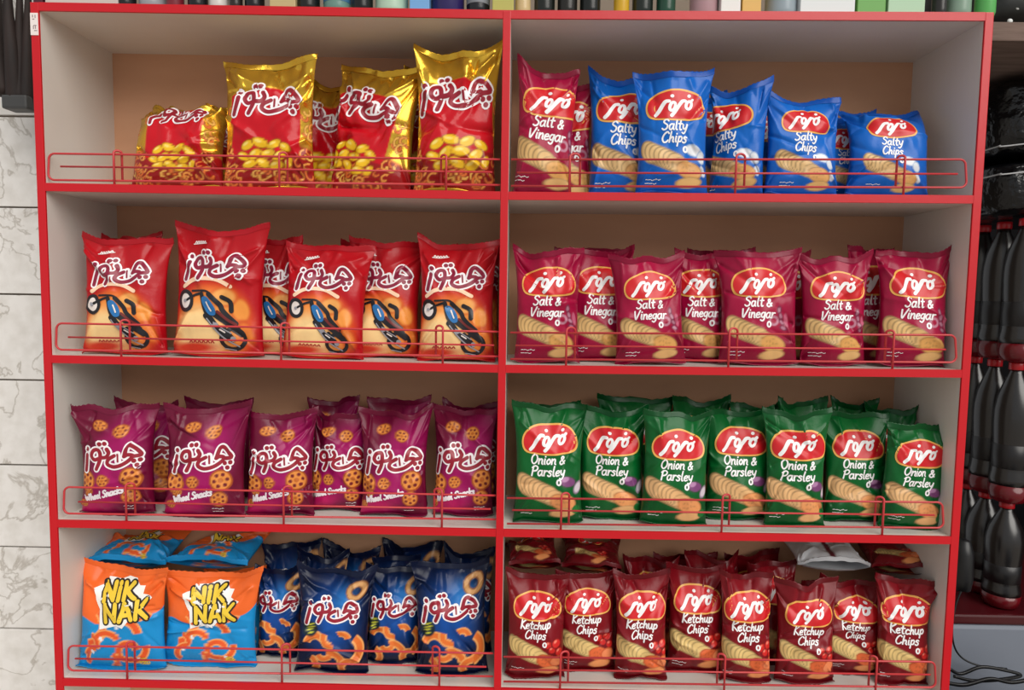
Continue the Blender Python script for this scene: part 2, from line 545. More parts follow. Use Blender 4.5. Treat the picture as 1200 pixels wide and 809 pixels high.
def art_gold(a):
    X, Y = a.X, a.Y
    n = vnoise(X * 260 + 3, Y * 260, 5)
    # loose corn puffs over a dark red ground, foil top and sides
    low = (1 - sstep(0.100, 0.118, Y + 0.02 * np.abs(X) / .1))
    side = sstep(0.066, 0.072, np.abs(X)) * (Y < 0.185)
    a.mix(np.maximum(low, side * .0), (150, 20, 22))
    panel = (1 - sstep(0.076, 0.079, np.abs(X))) * sstep(0.07, 0.075, Y) * (1 - sstep(0.221, 0.224, Y + .012 * (X / .06) ** 2))
    a.mix(panel, (196, 14, 30))
    rs = np.random.RandomState(4)
    for k in range(60):
        x, y = rs.uniform(-.1, .1), rs.uniform(0.0, .055) if k < 38 else 0
        if k >= 38:
            x = rs.choice([-1, 1]) * rs.uniform(.080, .11); y = rs.uniform(.02, .17)
        c = [(236, 156, 74), (226, 118, 56), (240, 186, 92)][rs.randint(3)]
        a.ring(x, y, rs.uniform(.007, .011), .0038, c, edge=(136, 52, 24), squash=rs.uniform(.6, 1), ang=rs.uniform(0, 3), a0=0.0, a1=4.6)
    for (x, y, rx, g) in ((-.040, .092, .017, .5), (-.012, .098, .019, -.3), (.020, .094, .018, .4), (.046, .086, .016, -.6), (-.050, .068, .016, -.4), (-.024, .072, .018, .7),
                          (.006, .074, .019, .0), (.034, .066, .018, .6), (-.034, .050, .017, .2), (-.004, .052, .018, -.5), (.026, .046, .017, .3), (.052, .052, .014, 1.1)):
        a.ell(x, y, rx, rx * .6, g, (238, 190, 36), edge=(150, 86, 18), ew=.14)
        a.ell(x - .004, y + .003, rx * .4, rx * .16, g, (250, 226, 120))
def art_motor(a):
    X, Y = a.X, a.Y
    a.ell(-0.004, 0.066, 0.085, 0.092, 0.0, (224, 84, 34), soft=0.018)
    a.ell(-0.010, 0.060, 0.072, 0.082, 0.0, (242, 150, 70), soft=0.018)
    a.ell(-0.030, 0.045, 0.050, 0.058, 0.2, (250, 214, 150), soft=0.018)
    a.ell(0.055, 0.10, 0.022, 0.03, 0.2, (238, 150, 66), edge=(204, 80, 34), ew=.2, soft=.004)
    a.ell(0.066, 0.05, 0.018, 0.03, 0.4, (232, 128, 54), edge=(204, 80, 34), ew=.25, soft=.004)
    a.ell(0.02, 0.128, 0.03, 0.022, 0.1, (240, 168, 90), edge=(214, 100, 40), ew=.2, soft=.004)
    a.ell(-0.045, 0.014, 0.045, 0.012, 0.05, (216, 60, 36), soft=.006)
    a.ell(0.0, 0.24, 0.10, 0.035, 0.0, (176, 14, 26), soft=.02)
def art_wheel(a):
    X, Y = a.X, a.Y
    a.ell(0.01, 0.13, 0.055, 0.13, -.35, (158, 16, 92), soft=0.03)
    a.ell(-0.06, 0.02, 0.06, 0.02, .2, (190, 24, 96), soft=0.012)
    def wheel(x, y, r, sq=1.0, g=0.0):
        a.ell(x, y, r, r * sq, g, (226, 142, 66), edge=(168, 82, 34), ew=.16)
        a.ell(x, y, r * .22, r * .22 * sq, g, (190, 104, 44))
        for k in range(6):
            t = g + k * math.pi / 3
            a.ell(x + .55 * r * math.cos(t), y + .55 * r * sq * math.sin(t), r * .17, r * .17 * sq, t, (112, 30, 40))
    for w in ((-.028, .236, .020, .7, .3), (.022, .222, .018, 1.0, .0), (.052, .098, .029, 1.0, .2), (-.070, .088, .026, 1.1, .5),
              (-.022, .090, .017, 1, .1), (.048, .048, .022, .95, .6), (-.078, .028, .012, 1, 0), (-.06, .062, .012, 1, 0)):
        wheel(*w)
def art_nik(a):
    X, Y = a.X, a.Y
    wav = 0.158 + 0.016 * np.sin(X * 42 + .4) + 0.22 * X
    a.mix(sstep(-.0015, .0015, Y - wav), (238, 106, 44))
    for (x, y, R, w, a0, a1, g) in ((-.094, .125, .045, .0115, -1.5, .9, 0), (.012, .100, .040, .011, .1, 1.75, 0), (.030, .052, .022, .009, -.3, 4.9, .5),
                                    (.040, .065, .034, .009, -1.6, .2, 0), (.078, .132, .022, .009, .9, 2.5, 0), (-.080, .075, .02, .009, -.6, 1.4, 0),
                                    (-.032, .072, .030, .009, .4, 2.6, 0), (-.062, .036, .022, .009, 1.4, 4.2, 0), (-.03, .024, .024, .008, -.9, .9, 0), (.02, .02, .03, .008, 3.4, 5.4, 0)):
        a.ring(x, y, R * 1.18, w * 1.2, (232, 92, 44), edge=(246, 166, 96), ang=g, a0=a0, a1=a1)
    for (x, y) in ((-.045, .09), (.0, .125), (-.07, .05), (.06, .03)):
        a.ell(x, y, .004, .007, .5, (240, 244, 248))
    for k in range(5):
        a.ring(.066 + .006 * (k % 3), .018 + .008 * (k // 3), .006, .002, (236, 204, 70), edge=(150, 90, 30))
def art_blue(a):
    X, Y = a.X, a.Y
    a.ell(0.0, 0.15, 0.055, 0.075, 0.0, (18, 78, 160), soft=0.05)
    a.ell(0.03, 0.20, 0.022, 0.028, 0.0, (44, 124, 200), soft=0.03)
    a.ring(.058, .232, .019, .0085, (214, 160, 104), edge=(150, 98, 56))
    for (x, y, R, w, a0, a1) in ((.042, .072, .038, .0125, -1.3, 1.0), (-.040, .078, .028, .011, .5, 2.9), (.002, .104, .022, .010, 2.7, 5.0), (.002, .034, .028, .0115, -.1, 2.0),
                                 (-.062, .020, .026, .010, -.9, 1.2), (.052, .014, .024, .010, 1.4, 3.6), (-.016, .062, .018, .009, 3.6, 5.9), (.030, .098, .018, .009, .2, 2.2)):
        a.ring(x, y, R, w, (226, 116, 50), edge=(240, 168, 96), a0=a0, a1=a1)
    a.ell(-.060, .124, .022, .022, .2, (22, 40, 52), soft=.003)
    for k in range(4):
        a.ell(-.060 + .003 * (k % 2), .136 - .008 * k, .014 - .002 * k, .0022, .25, (196, 196, 60))

# ------------------------------------------------------------------ vector print (lettering, logos) laid on the film
def stroke_geo(pts, w, smooth=True, closed=False, sub=5, cap=True):
    P = smooth_path(pts, closed=closed, sub=sub) if smooth else [np.array(p, float) for p in pts]
    if not smooth:
        Q = []
        for i in range(len(P) - 1):
            for t in range(4): Q.append(P[i] + (P[i + 1] - P[i]) * t / 4)
        Q.append(P[-1]); P = Q
    P = np.array(P); k = len(P)
    V, F = [], []
    for i in range(k):
        a = P[(i - 1) % k] if (closed or i) else P[i]
        b = P[(i + 1) % k] if (closed or i < k - 1) else P[i]
        t = b - a; t = t / (np.linalg.norm(t) + 1e-9); n = np.array([-t[1], t[0]])
        V += [P[i] + n * w * q for q in (.5, .25, 0, -.25, -.5)]
    for i in range(k if closed else k - 1):
        a, b = 5 * i, 5 * ((i + 1) % k)
        F += [(a + q, a + q + 1, b + q + 1, b + q) for q in range(4)]
    if cap and not closed:
        for i, sgn in ((0, -1), (k - 1, 1)):
            t = (P[1] - P[0]) if i == 0 else (P[-1] - P[-2])
            t = t / (np.linalg.norm(t) + 1e-9) * sgn; n = np.array([-t[1], t[0]])
            base = len(V); V.append(P[i])
            for j in range(6):
                g = -math.pi / 2 + math.pi * j / 5
                V.append(P[i] + (t * math.cos(g) + n * math.sin(g)) * w / 2)
            for j in range(5): F.append((base, base + 1 + j, base + 2 + j))
    return V, F
def disc_geo(c, r, n=10, ry=None):
    V = [np.array(c, float)]; F = []
    for j in range(n):
        a = 2 * math.pi * j / n
        V.append(np.array([c[0] + r * math.cos(a), c[1] + (ry or r) * math.sin(a)]))
    for j in range(n): F.append((0, 1 + j, 1 + (j + 1) % n))
    return V, F
def poly_geo(pts, smooth=True, rings=12, sub=4):
    """star-shaped filled outline"""
    P = np.array(smooth_path(pts, closed=True, sub=sub)) if smooth else np.array([np.array(pts[i]) + (np.array(pts[(i + 1) % len(pts)]) - np.array(pts[i])) * t / 3 for i in range(len(pts)) for t in range(3)])
    c = P.mean(0); n = len(P); V, F = [c], []
    for r in range(1, rings + 1):
        for j in range(n): V.append(c + (P[j] - c) * r / rings)
    for j in range(n): F.append((0, 1 + j, 1 + (j + 1) % n))
    for r in range(rings - 1):
        for j in range(n):
            a = 1 + r * n + j; b = 1 + r * n + (j + 1) % n
            F.append((a, a + n, b + n, b))
    return V, F
def join(gs):
    V, F = [], []
    for v, f in gs:
        o = len(V); V += list(v); F += [tuple(i + o for i in q) for q in f]
    return V, F

GL = {
 'S': (.55, [[(.5,.85),(.35,1),(.12,.9),(.1,.7),(.3,.55),(.45,.38),(.38,.1),(.15,0),(0,.12)]]),
 'a': (.52, [[(.4,.5),(.2,.55),(.03,.35),(.08,.05),(.25,.02),(.4,.25)], [(.42,.55),(.4,.2),(.48,.02)]]),
 'l': (.25, [[(.12,1),(.08,.4),(.12,.05),(.22,.02)]]),
 't': (.36, [[(.18,.88),(.14,.3),(.2,.02),(.32,.05)], [(0,.6),(.35,.62)]]),
 '&': (.56, [[(.5,.05),(.15,.55),(.2,.75),(.35,.7),(.3,.5),(.05,.25),(.1,.02),(.3,0),(.5,.35)]]),
 'V': (.55, [[(0,.9),(.06,.3),(.16,.02),(.34,.45),(.55,1)]]),
 'i': (.22, [[(.1,.55),(.08,.2),(.14,.02)], [(.12,.78),(.13,.8)]]),
 'n': (.46, [[(.05,.55),(.05,.02)], [(.06,.35),(.25,.55),(.36,.45),(.36,.1),(.44,.02)]]),
 'e': (.42, [[(.05,.28),(.35,.35),(.3,.54),(.12,.5),(.03,.25),(.15,.02),(.38,.1)]]),
 'g': (.46, [[(.38,.5),(.18,.55),(.03,.32),(.12,.08),(.3,.12),(.38,.4)], [(.4,.55),(.36,-.1),(.2,-.32),(.02,-.22)]]),
 'r': (.36, [[(.06,.55),(.06,.02)], [(.07,.3),(.18,.52),(.34,.52)]]),
 'y': (.46, [[(.03,.55),(.1,.2),(.25,.12),(.38,.3)], [(.42,.55),(.34,-.05),(.18,-.32),(.02,-.25)]]),
 'C': (.60, [[(.55,.85),(.38,1),(.12,.75),(.02,.35),(.18,.02),(.42,.05),(.56,.22)]]),
 'h': (.46, [[(.1,1),(.05,.02)], [(.06,.3),(.25,.52),(.36,.42),(.35,.1),(.44,.02)]]),
 'p': (.46, [[(.08,.55),(.03,-.35)], [(.07,.4),(.25,.57),(.4,.4),(.3,.1),(.06,.1)]]),
 's': (.38, [[(.34,.48),(.18,.56),(.06,.42),(.28,.26),(.28,.06),(.1,0),(0,.08)]]),
 'O': (.64, [[(.3,1),(.05,.7),(.05,.25),(.28,0),(.55,.3),(.55,.75),(.3,1),(.2,.9)]]),
 'o': (.42, [[(.2,.55),(.03,.3),(.15,.02),(.36,.2),(.32,.48),(.2,.55)]]),
 'P': (.56, [[(.12,.95),(.05,0)], [(0,.8),(.3,1),(.55,.85),(.45,.55),(.1,.45)]]),
 'K': (.52, [[(.1,1),(.05,0)], [(.5,.95),(.1,.5),(.5,.02)]]),
 'c': (.40, [[(.36,.45),(.2,.55),(.04,.32),(.12,.03),(.36,.1)]]),
 'u': (.48, [[(.04,.55),(.05,.15),(.2,.03),(.36,.25)], [(.38,.55),(.37,.15),(.46,.02)]]),
 'W': (.72, [[(0,1),(.12,.03),(.32,.75),(.45,.03),(.66,1)]]),
 'k': (.44, [[(.08,1),(.05,0)], [(.38,.55),(.08,.25),(.4,.02)]]),
 ' ': (.25, []),
}
def text_geo(txt, cx, y, h, w, shear=.12, track=.06, rot=0.0):
    gs = []; x = 0
    tot = sum(GL[c][0] + track for c in txt)
    ca, sa = math.cos(rot), math.sin(rot)
    for c in txt:
        adv, sts = GL[c]
        for s in sts:
            pts = []
            for (a, b) in s:
                X = (x + a + shear * b - tot / 2) * h; Yy = b * h
                pts.append((cx + X * ca - Yy * sa, y + X * sa + Yy * ca))
            gs.append(stroke_geo(pts, w, sub=3))
        x += adv + track
    return join(gs)

def xf(pts, c, s, rot=0.0):
    ca, sa = math.cos(rot), math.sin(rot)
    return [(c[0] + s * (x * ca - y * sa), c[1] + s * (x * sa + y * ca)) for x, y in pts]

BADGE = [(x, y * 1.12) for x, y in [(-.5,-.08),(-.47,.05),(-.36,.165),(-.18,.24),(0,.262),(.18,.24),(.36,.155),(.47,.03),(.5,-.09),(.46,-.18),(.36,-.225),(.18,-.245),(0,-.25),(-.18,-.245),(-.36,-.23),(-.46,-.185)]]
def oval(c, rx, ry, g, n=9):
    return [(c[0] + rx * math.cos(2 * math.pi * k / n) * math.cos(g) - ry * math.sin(2 * math.pi * k / n) * math.sin(g),
             c[1] + rx * math.cos(2 * math.pi * k / n) * math.sin(g) + ry * math.sin(2 * math.pi * k / n) * math.cos(g)) for k in range(n)]
def badge_layers(c, s):
    lay = [((238, 176, 86), poly_geo(xf(BADGE, c, s))), ((208, 26, 34), poly_geo(xf([(x * .935, y * .885) for x, y in BADGE], c, s)))]
    gs = []
    for pts in ([(-.345,-.185),(-.29,-.12),(-.22,0),(-.175,.06),(-.125,.065)], [(-.09,-.195),(-.03,-.12),(.045,0),(.09,.06),(.135,.065)]):
        gs.append(stroke_geo(xf(pts, c, s), .062 * s, sub=4))
    for o in (((-.072, -.03), .042, .078), ((.195, -.012), .045, .074)):
        gs.append(stroke_geo(xf(oval(o[0], o[1], o[2], -.35), c, s), .050 * s, closed=True, sub=3))
    gs.append(stroke_geo(xf([(.225, .045), (.265, .085)], c, s), .045 * s))
    for d in ((-.07, .158), (.205, .158)):
        gs.append(disc_geo(xf([d], c, s)[0], .031 * s))
    lay.append(((246, 244, 244), join(gs)))
    return lay

def cq(x, y): return ((x - 358) / 405, -(y - 255) / 405)
CHI = [[(200,238),(190,280),(172,342)], [(290,262),(255,272),(235,245),(252,212),(282,208),(292,235),(285,285),(262,335)], [(290,262),(330,258),(350,232),(340,205)],
       [(385,252),(345,275),(338,305),(375,325),(430,316),(475,290),(500,262),(470,252),(448,262)], [(450,258),(470,200),(500,197),(548,255),(505,265)], [(405,245),(408,292)]]
CHID = [(206,200),(298,170),(328,168),(505,294),(540,291),(521,324)]
def chi_layers(c, s, rot=0.0, inner=(150, 22, 44)):
    g0, g1 = [], []
    for st in CHI:
        pts = xf([cq(*p) for p in st], c, s, rot)
        thin = st is CHI[-1]
        g0.append(stroke_geo(pts, .112 * s, sub=6)); g1.append(stroke_geo(pts, (.03 if thin else .060) * s, sub=6))
    for d in CHID:
        q = xf([cq(*d)], c, s, rot)[0]
        g0.append(disc_geo(q, .062 * s)); g1.append(disc_geo(q, .036 * s))
    return [((246, 240, 242), join(g0)), (inner, join(g1))]

def block_letters(c, s, rot):
    L = {'N': (.62, [[(0,0),(.03,1)], [(.03,.95),(.5,.08)], [(.5,.05),(.53,1)]]), 'I': (.26, [[(.06,0),(.08,.72)], [(.085,.93),(.088,1.0)]]),
         'K': (.62, [[(0,0),(.03,1)], [(.08,.45),(.48,1)], [(.12,.5),(.5,0)]]), 'A': (.66, [[(0,0),(.28,1)], [(.28,1),(.54,0)], [(.12,.3),(.44,.3)]])}
    out = []
    for txt, y0, h, x0 in (('NIK', .06, .33, -.36), ('NAK', -.37, .36, -.34)):
        x = x0
        for ch in txt:
            adv, sts = L[ch]
            for st in sts:
                out.append(xf([(x + a * h * 1.22, y0 + b * h) for a, b in st], c, s, rot))
            x += (adv * 1.22 + .12) * h
    return out
def nik_layers(c, s, rot):
    star = [(-.56,.30),(-.34,.36),(-.3,.48),(-.05,.44),(.12,.50),(.30,.46),(.36,.30),(.46,.28),(.42,.12),(.62,.02),(.44,-.12),(.46,-.34),(.16,-.36),(.0,-.52),(-.10,-.44),(-.48,-.50),(-.46,-.1),(-.54,.08)]
    lay = [((244, 244, 240), poly_geo(xf([(x * 1.04, y * 1.04) for x, y in star], c, s, rot), smooth=False, rings=14))]
    ls = block_letters(c, s, rot)
    lay.append(((40, 30, 24), join([stroke_geo(l, .160 * s, smooth=False) for l in ls])))
    lay.append(((240, 204, 60), join([stroke_geo(l, .086 * s, smooth=False) for l in ls])))
    return lay
def fine_print(x, y, n=2, w=.03):
    gs = []
    rs = random.Random(3)
    for k in range(n):
        X = x
        while X < x + w - .004 * k:
            d = rs.uniform(.004, .008)
            gs.append(stroke_geo([(X, y - .008 * k), (X + d * .4, y - .008 * k + rs.uniform(-.002, .0025)), (X + d, y - .008 * k + .0005)], .0016, sub=2))
            X += d + .002
    return ((240, 236, 236), join(gs))
def icon(x, y, s=.008):
    return ((246, 244, 244), stroke_geo(oval((x, y), s * .55, s * .8, 0, 8), s * .55, closed=True, sub=2))

def chip_print(l1, l2):
    def f(full):
        out = [('brand_badge', badge_layers((0.002, .204), .136))]
        if full:
            out.append(('flavour_word', [((246, 244, 244), text_geo(l1, -.002, .144, .0242, .0038))]))
            out.append(('flavour_word', [((246, 244, 244), text_geo(l2, -.002, .115, .0242, .0038))]))
            out.append(('flavour_icon', [icon(.024, .099)]))
            out.append(('small_print', [fine_print(-.064, .028)]))
        return out
    return f
def p_gold(full): return [('brand_logo', chi_layers((0.0, .192), .152))]
def p_motor(full):
    out = [('brand_logo', chi_layers((-0.004, .198), .142, .03, (140, 24, 56)))]
    if full:
        blk, gry, blu, wht = (26, 24, 30), (150, 150, 158), (36, 112, 176), (236, 226, 220)
        wh = lambda c, r, w, q: stroke_geo(oval(c, r * q, r, .2, 12), w, closed=True, sub=2)
        out.append(('motorbike_picture', [
            ((250, 210, 176), stroke_geo([(-.072, .150), (-.045, .166), (0, .168), (.036, .152)], .009)),
            (wht, disc_geo((-.066, .118), .014, 14, .018)),
            (blk, join([wh((-.066, .118), .021, .0085, .8), stroke_geo([(-.062, .120), (-.044, .130), (-.026, .136)], .0055), stroke_geo([(-.050, .140), (-.020, .141), (-.008, .136)], .0045),
                        stroke_geo([(-.026, .134), (-.018, .100), (.0, .072), (.020, .046)], .010), stroke_geo([(-.010, .134), (.012, .112), (.020, .096), (.046, .070)], .010),
                        stroke_geo([(.0, .092), (.024, .074), (.048, .058)], .014), stroke_geo([(-.016, .086), (.010, .056), (.034, .034)], .012), stroke_geo([(.018, .128), (.034, .118), (.036, .098)], .010),
                        wh((.040, .036), .022, .0085, 1.1), stroke_geo([(.020, .060), (.040, .036)], .009), stroke_geo([(.034, .060), (.056, .044)], .008)])),
            (blu, poly_geo([(-.026,.124),(-.014,.128),(.002,.108),(.004,.090),(-.008,.088),(-.020,.104)])),
            ((112, 36, 34), stroke_geo([(.008, .096), (.026, .080), (.046, .068)], .006)),
            (gry, join([stroke_geo([(-.014, .080), (.006, .054), (.028, .034), (.052, .020)], .0030), stroke_geo([(.0, .072), (.016, .060), (.036, .048)], .0024), disc_geo((.040, .036), .006), disc_geo((.004, .066), .006), disc_geo((-.066, .118), .004), stroke_geo([(.022, .016), (.044, .012)], .0024)])),
            (wht, join([stroke_geo([(-.012, .116), (-.004, .098)], .0034), stroke_geo([(.014, .056), (.024, .050)], .003)])),
        ]))
        out.append(('maker_mark', [((244, 232, 230), join([stroke_geo([(-.052 + .006 * k, .246 + .001 * k), (-.049 + .006 * k, .2505 + .001 * k), (-.047 + .006 * k, .246 + .001 * k)], .0024, sub=3) for k in range(5)] + [stroke_geo([(-.056, .243), (-.020, .250)], .002)]))]))
        out.append(('small_print', [((176, 40, 40), join([stroke_geo([(-.052 + .009 * k, .026), (-.049 + .009 * k, .030), (-.046 + .009 * k, .026)], .0024, sub=3) for k in range(6)]))]))
    return out
def p_wheel(full):
    out = [('brand_logo', chi_layers((0.0, .156), .164, .06))]
    if full:
        out.append(('flavour_lettering', [((246, 240, 244), text_geo('Wheel Snacks', -.018, .046, .0175, .0044, shear=.25, rot=.26))]))
        out.append(('small_print', [fine_print(.030, .022, 2, .026)]))
    return out
def p_nik(full): return [('brand_logo', nik_layers((0.006, .194), .134, .13))]
def p_blue(full): return [('brand_logo', chi_layers((-0.002, .176), .150, .04))]

# design: art function, base colour, foil?, film colour of seals, print, words
DESIGN = {
 'salty':   (art_salty,   (6, 78, 170), 0, chip_print('Salty', 'Chips'),    'blue salty chip bag'),
 'vinegar': (art_vinegar, (132, 8, 48), 0, chip_print('Salt &', 'Vinegar'),  'crimson salt and vinegar chip bag'),
 'onion':   (art_onion,   (3, 72, 30), 0, chip_print('Onion &', 'Parsley'),  'green onion and parsley chip bag'),
 'ketchup': (art_ketchup, (98, 8, 18), 0, chip_print('Ketchup', 'Chips'),    'dark red ketchup chip bag'),
 'gold':    (art_gold,    (232, 184, 64), 1, p_gold,  'red and gold foil puff bag'),
 'motor':   (art_motor,   (178, 14, 26), 0, p_motor, 'red motorbike-print snack bag'),
 'wheel':   (art_wheel,   (104, 8, 46), 0, p_wheel, 'purple wheel snack bag'),
 'nik':     (art_nik,     (24, 140, 204), 0, p_nik,   'orange and blue curl snack bag'),
 'blue':    (art_blue,    (5, 17, 48), 0, p_blue,  'navy blue ring snack bag'),
}
NAME = {'salty': 'chip_bag', 'vinegar': 'chip_bag', 'onion': 'chip_bag', 'ketchup': 'chip_bag', 'gold': 'snack_bag', 'motor': 'snack_bag', 'wheel': 'snack_bag', 'nik': 'snack_bag', 'blue': 'snack_bag'}
def ink_mat(c):
    return mat('print_%d_%d_%d' % c, c, 0.36)

# ------------------------------------------------------------------ bag builder
def make_bag(design, W, H, T, loc, rot=(0, 0, 0), lean=0.06, bend=0.0, seed=0, full=True, res=1.0, ear=(0.5, 0.5), sway=0.0, crumple=1.0, flap=True, art_dx=0.0, art_rot=0.0):
    art, base, foil, prn, words = DESIGN[design]
    rs = np.random.RandomState(seed * 7 + 11)
    root = empty(NAME[design], loc, rot)
    nv = int(112 * res); nf = int(84 * res); nb = 12
    v = np.linspace(0, 1, nv + 1)
    th = np.concatenate([np.linspace(math.pi, 0, nf + 1), -np.linspace(0, math.pi, nb + 2)[1:-1]])  # front left->right, then back right->left
    nth = len(th)
    VV, TH = np.meshgrid(v, th, indexing='ij')
    Hb = H - 0.010
    c, s = np.cos(TH), np.sin(TH)
    ex = 0.80
    X0 = np.sign(c) * np.abs(c) ** ex
    D0 = np.sign(s) * np.abs(s) ** 0.95
    # film coordinate on the front: arc length round the fullest part
    fx0, fy0 = W / 2 * 0.9 * X0[0, :nf + 1], T / 2 * D0[0, :nf + 1]
    arc = np.concatenate([[0], np.cumsum(np.hypot(np.diff(fx0), np.diff(fy0)))])
    half = arc[-1] / 2 * NH / H                     # half the printed width in nominal metres
    uf = arc / arc[-1] * 2 - 1
    u = np.concatenate([uf, X0[0, nf + 1:]])[None, :].repeat(nv + 1, 0)
    infl_b = 1 - (1 - np.clip(VV / 0.22, 0, 1)) ** 2.3
    infl_t = 1 - (1 - np.clip((1 - VV) / 0.50, 0, 1)) ** 2.1
    g = (0.34 + 0.66 * infl_b) * (0.03 + 0.97 * infl_t)
    hw = W / 2 * (1.0 - 0.115 * np.sin(math.pi * np.clip(VV, 0, 1)) ** 0.7 * 1.0 - 0.03 * (1 - VV) ** 4)
    x = hw * X0
    dep = T / 2 * g * D0
    # crumples: soft lumps, then sharp creases fanning from the corners and seals
    fz = np.where(D0 > -0.2, 1.0, 0.4)
    n1 = vnoise(u * 2.2 + 5, VV * 3.2 + seed, seed + 1) * 0.010 + vnoise(u * 5 + 9, VV * 7 + seed, seed + 2) * 0.0045
    env = np.clip(1 - np.abs(u) ** 6, 0, 1)
    dep = dep + fz * crumple * n1 * env * np.clip((1 - VV) * 6, 0, 1) * np.sign(D0 + 1e-6)
    for k in range(int(17 * crumple)):
        kind = k % 4
        if kind == 0: p = (rs.choice([-1, 1]) * rs.uniform(.75, .98), rs.uniform(.86, .99)); ang = math.atan2(-rs.uniform(.15, .7), -np.sign(p[0]) * rs.uniform(.15, .6)); ln = rs.uniform(.25, .6)
        elif kind == 1: p = (rs.uniform(-.7, .7), .99); ang = -math.pi / 2 + rs.uniform(-.5, .5); ln = rs.uniform(.12, .35)
        elif kind == 2: p = (rs.choice([-1, 1]) * rs.uniform(.7, .98), rs.uniform(.02, .2)); ang = math.atan2(rs.uniform(.2, .8), -np.sign(p[0]) * rs.uniform(.1, .5)); ln = rs.uniform(.2, .45)
        else: p = (rs.choice([-1, 1]) * rs.uniform(.75, 1), rs.uniform(.3, .8)); ang = (math.pi if p[0] > 0 else 0) + rs.uniform(-.8, .8); ln = rs.uniform(.15, .4)
        dx = (u - p[0]) * 0.37; dy = VV - p[1]
        al = dx * math.cos(ang) + dy * math.sin(ang); ac = -dx * math.sin(ang) + dy * math.cos(ang)
        wd = rs.uniform(.011, .030) * (1 + np.clip(al, 0, 1) * 2)
        amp = rs.choice([-1, 1]) * rs.uniform(.003, .0075) * crumple
        prof = np.exp(-np.abs(ac / wd) ** 1.4) * np.exp(-(np.clip(al, 0, 9) / ln) ** 2) * sstep(-.02, .02, al)
        dep = dep + fz * amp * prof * np.where(D0 > 0, 1, -.5)
    # centre line bends backwards
    phi = lean + bend * v ** 2.2
    ds = Hb / nv
    yc = np.concatenate([[0], np.cumsum(np.sin(phi[1:]) * ds)]); zc = np.concatenate([[0], np.cumsum(np.cos(phi[1:]) * ds)])
    cp, sp = np.cos(phi)[:, None], np.sin(phi)[:, None]
    earz = (ear[0] * np.clip(-X0, 0, 1) ** 2.2 + ear[1] * np.clip(X0, 0, 1) ** 2.2) * 0.026 * VV ** 5
    topx = 1 + 0.05 * VV ** 8
    flop = vnoise(X0 * 1.3 + 20 + seed * .37, np.zeros_like(X0) + 3, seed + 5) * 0.05 * VV ** 4 * crumple
    earz = earz + vnoise(X0 * 2.1 + 30, np.zeros_like(X0) + 7 + seed, seed + 6) * 0.014 * VV ** 6
    Px = x * topx + sway * VV ** 2
    tt = zc[:, None] + earz * cp
    Py = yc[:, None] - dep * cp + earz * sp + flop
    Pz = tt + dep * sp + 0.004
    # belly never sinks below the board
    Pz = np.maximum(Pz, 0.0015)
    P = np.stack([Px, Py, Pz], -1)
    ca_, sa_ = math.cos(art_rot), math.sin(art_rot)
    ax_, ay_ = u * half - art_dx, VV * NH - .15
    a = Art(ax_ * ca_ + ay_ * sa_, .15 - ax_ * sa_ + ay_ * ca_, base, 0.85 if foil else 0.0)
    a.soft = 0.0012 / res
    art(a)
    idx = np.arange((nv + 1) * nth).reshape(nv + 1, nth)
    i0, i1 = idx[:-1], idx[1:]
    Q = np.stack([i0, np.roll(i0, -1, 1), np.roll(i1, -1, 1), i1], -1).reshape(-1, 4)
    m = FOIL if foil else FILM
    fast_mesh('body', P.reshape(-1, 3), Q, m, root, a.c.reshape(-1, 4))
    # --- crimped seals
    def seal(name, line, dirv, nrm, h, col, metal):
        rows = 7; n = len(line)
        Vs, cs = [], []
        for side in (1, -1):
            for r in range(rows):
                t = r / (rows - 1)
                off = (0.0007 + 0.0005 * (r % 2)) * side
                for j in range(n):
                    zig = 0.0018 * (j % 2) * (r == rows - 1)
                    wob = 0.004 * math.sin(j / n * 9 + seed) * t * crumple
                    Vs.append(line[j] + dirv * (h * t - zig) + nrm * (off + wob)); cs.append((*lin(col), metal))
        Qs = []
        for k in range(2):
            for r in range(rows - 1):
                for j in range(n - 1):
                    q = k * rows * n + r * n + j
                    Qs.append((q, q + 1, q + n + 1, q + n) if k == 0 else (q, q + n, q + n + 1, q + 1))
        o = rows * n
        for j in range(n - 1):
            Qs.append(((rows - 1) * n + j, (rows - 1) * n + j + 1, o + (rows - 1) * n + j + 1, o + (rows - 1) * n + j))
        fast_mesh(name, Vs, Qs, m, root, cs)
    front_top = P[-1, :nf + 1:2]
    back_i = [(nth - k) % nth if k else 0 for k in range(nb + 2)]
    dv = np.array([0, math.sin(phi[-1]), math.cos(phi[-1])]); nm = np.array([0, -math.cos(phi[-1]), math.sin(phi[-1])])
    tcol = {'nik': (238, 106, 44), 'motor': (170, 14, 28)}.get(design, base)
    mid = front_top.copy()
    seal('top_seal', mid, dv, nm, 0.013, tcol, 0.9 if foil else 0.0)
    if flap:
        fb = P[0, :nf + 1:2].copy(); fb[:, 2] = 0.0035; fb[:, 1] += 0.002
        seal('bottom_seal', fb, np.array([0, -0.96, -0.02]), np.array([0, 0, 1.0]), 0.010 if design != 'nik' else 0.014, base, 0.9 if foil else 0.0)
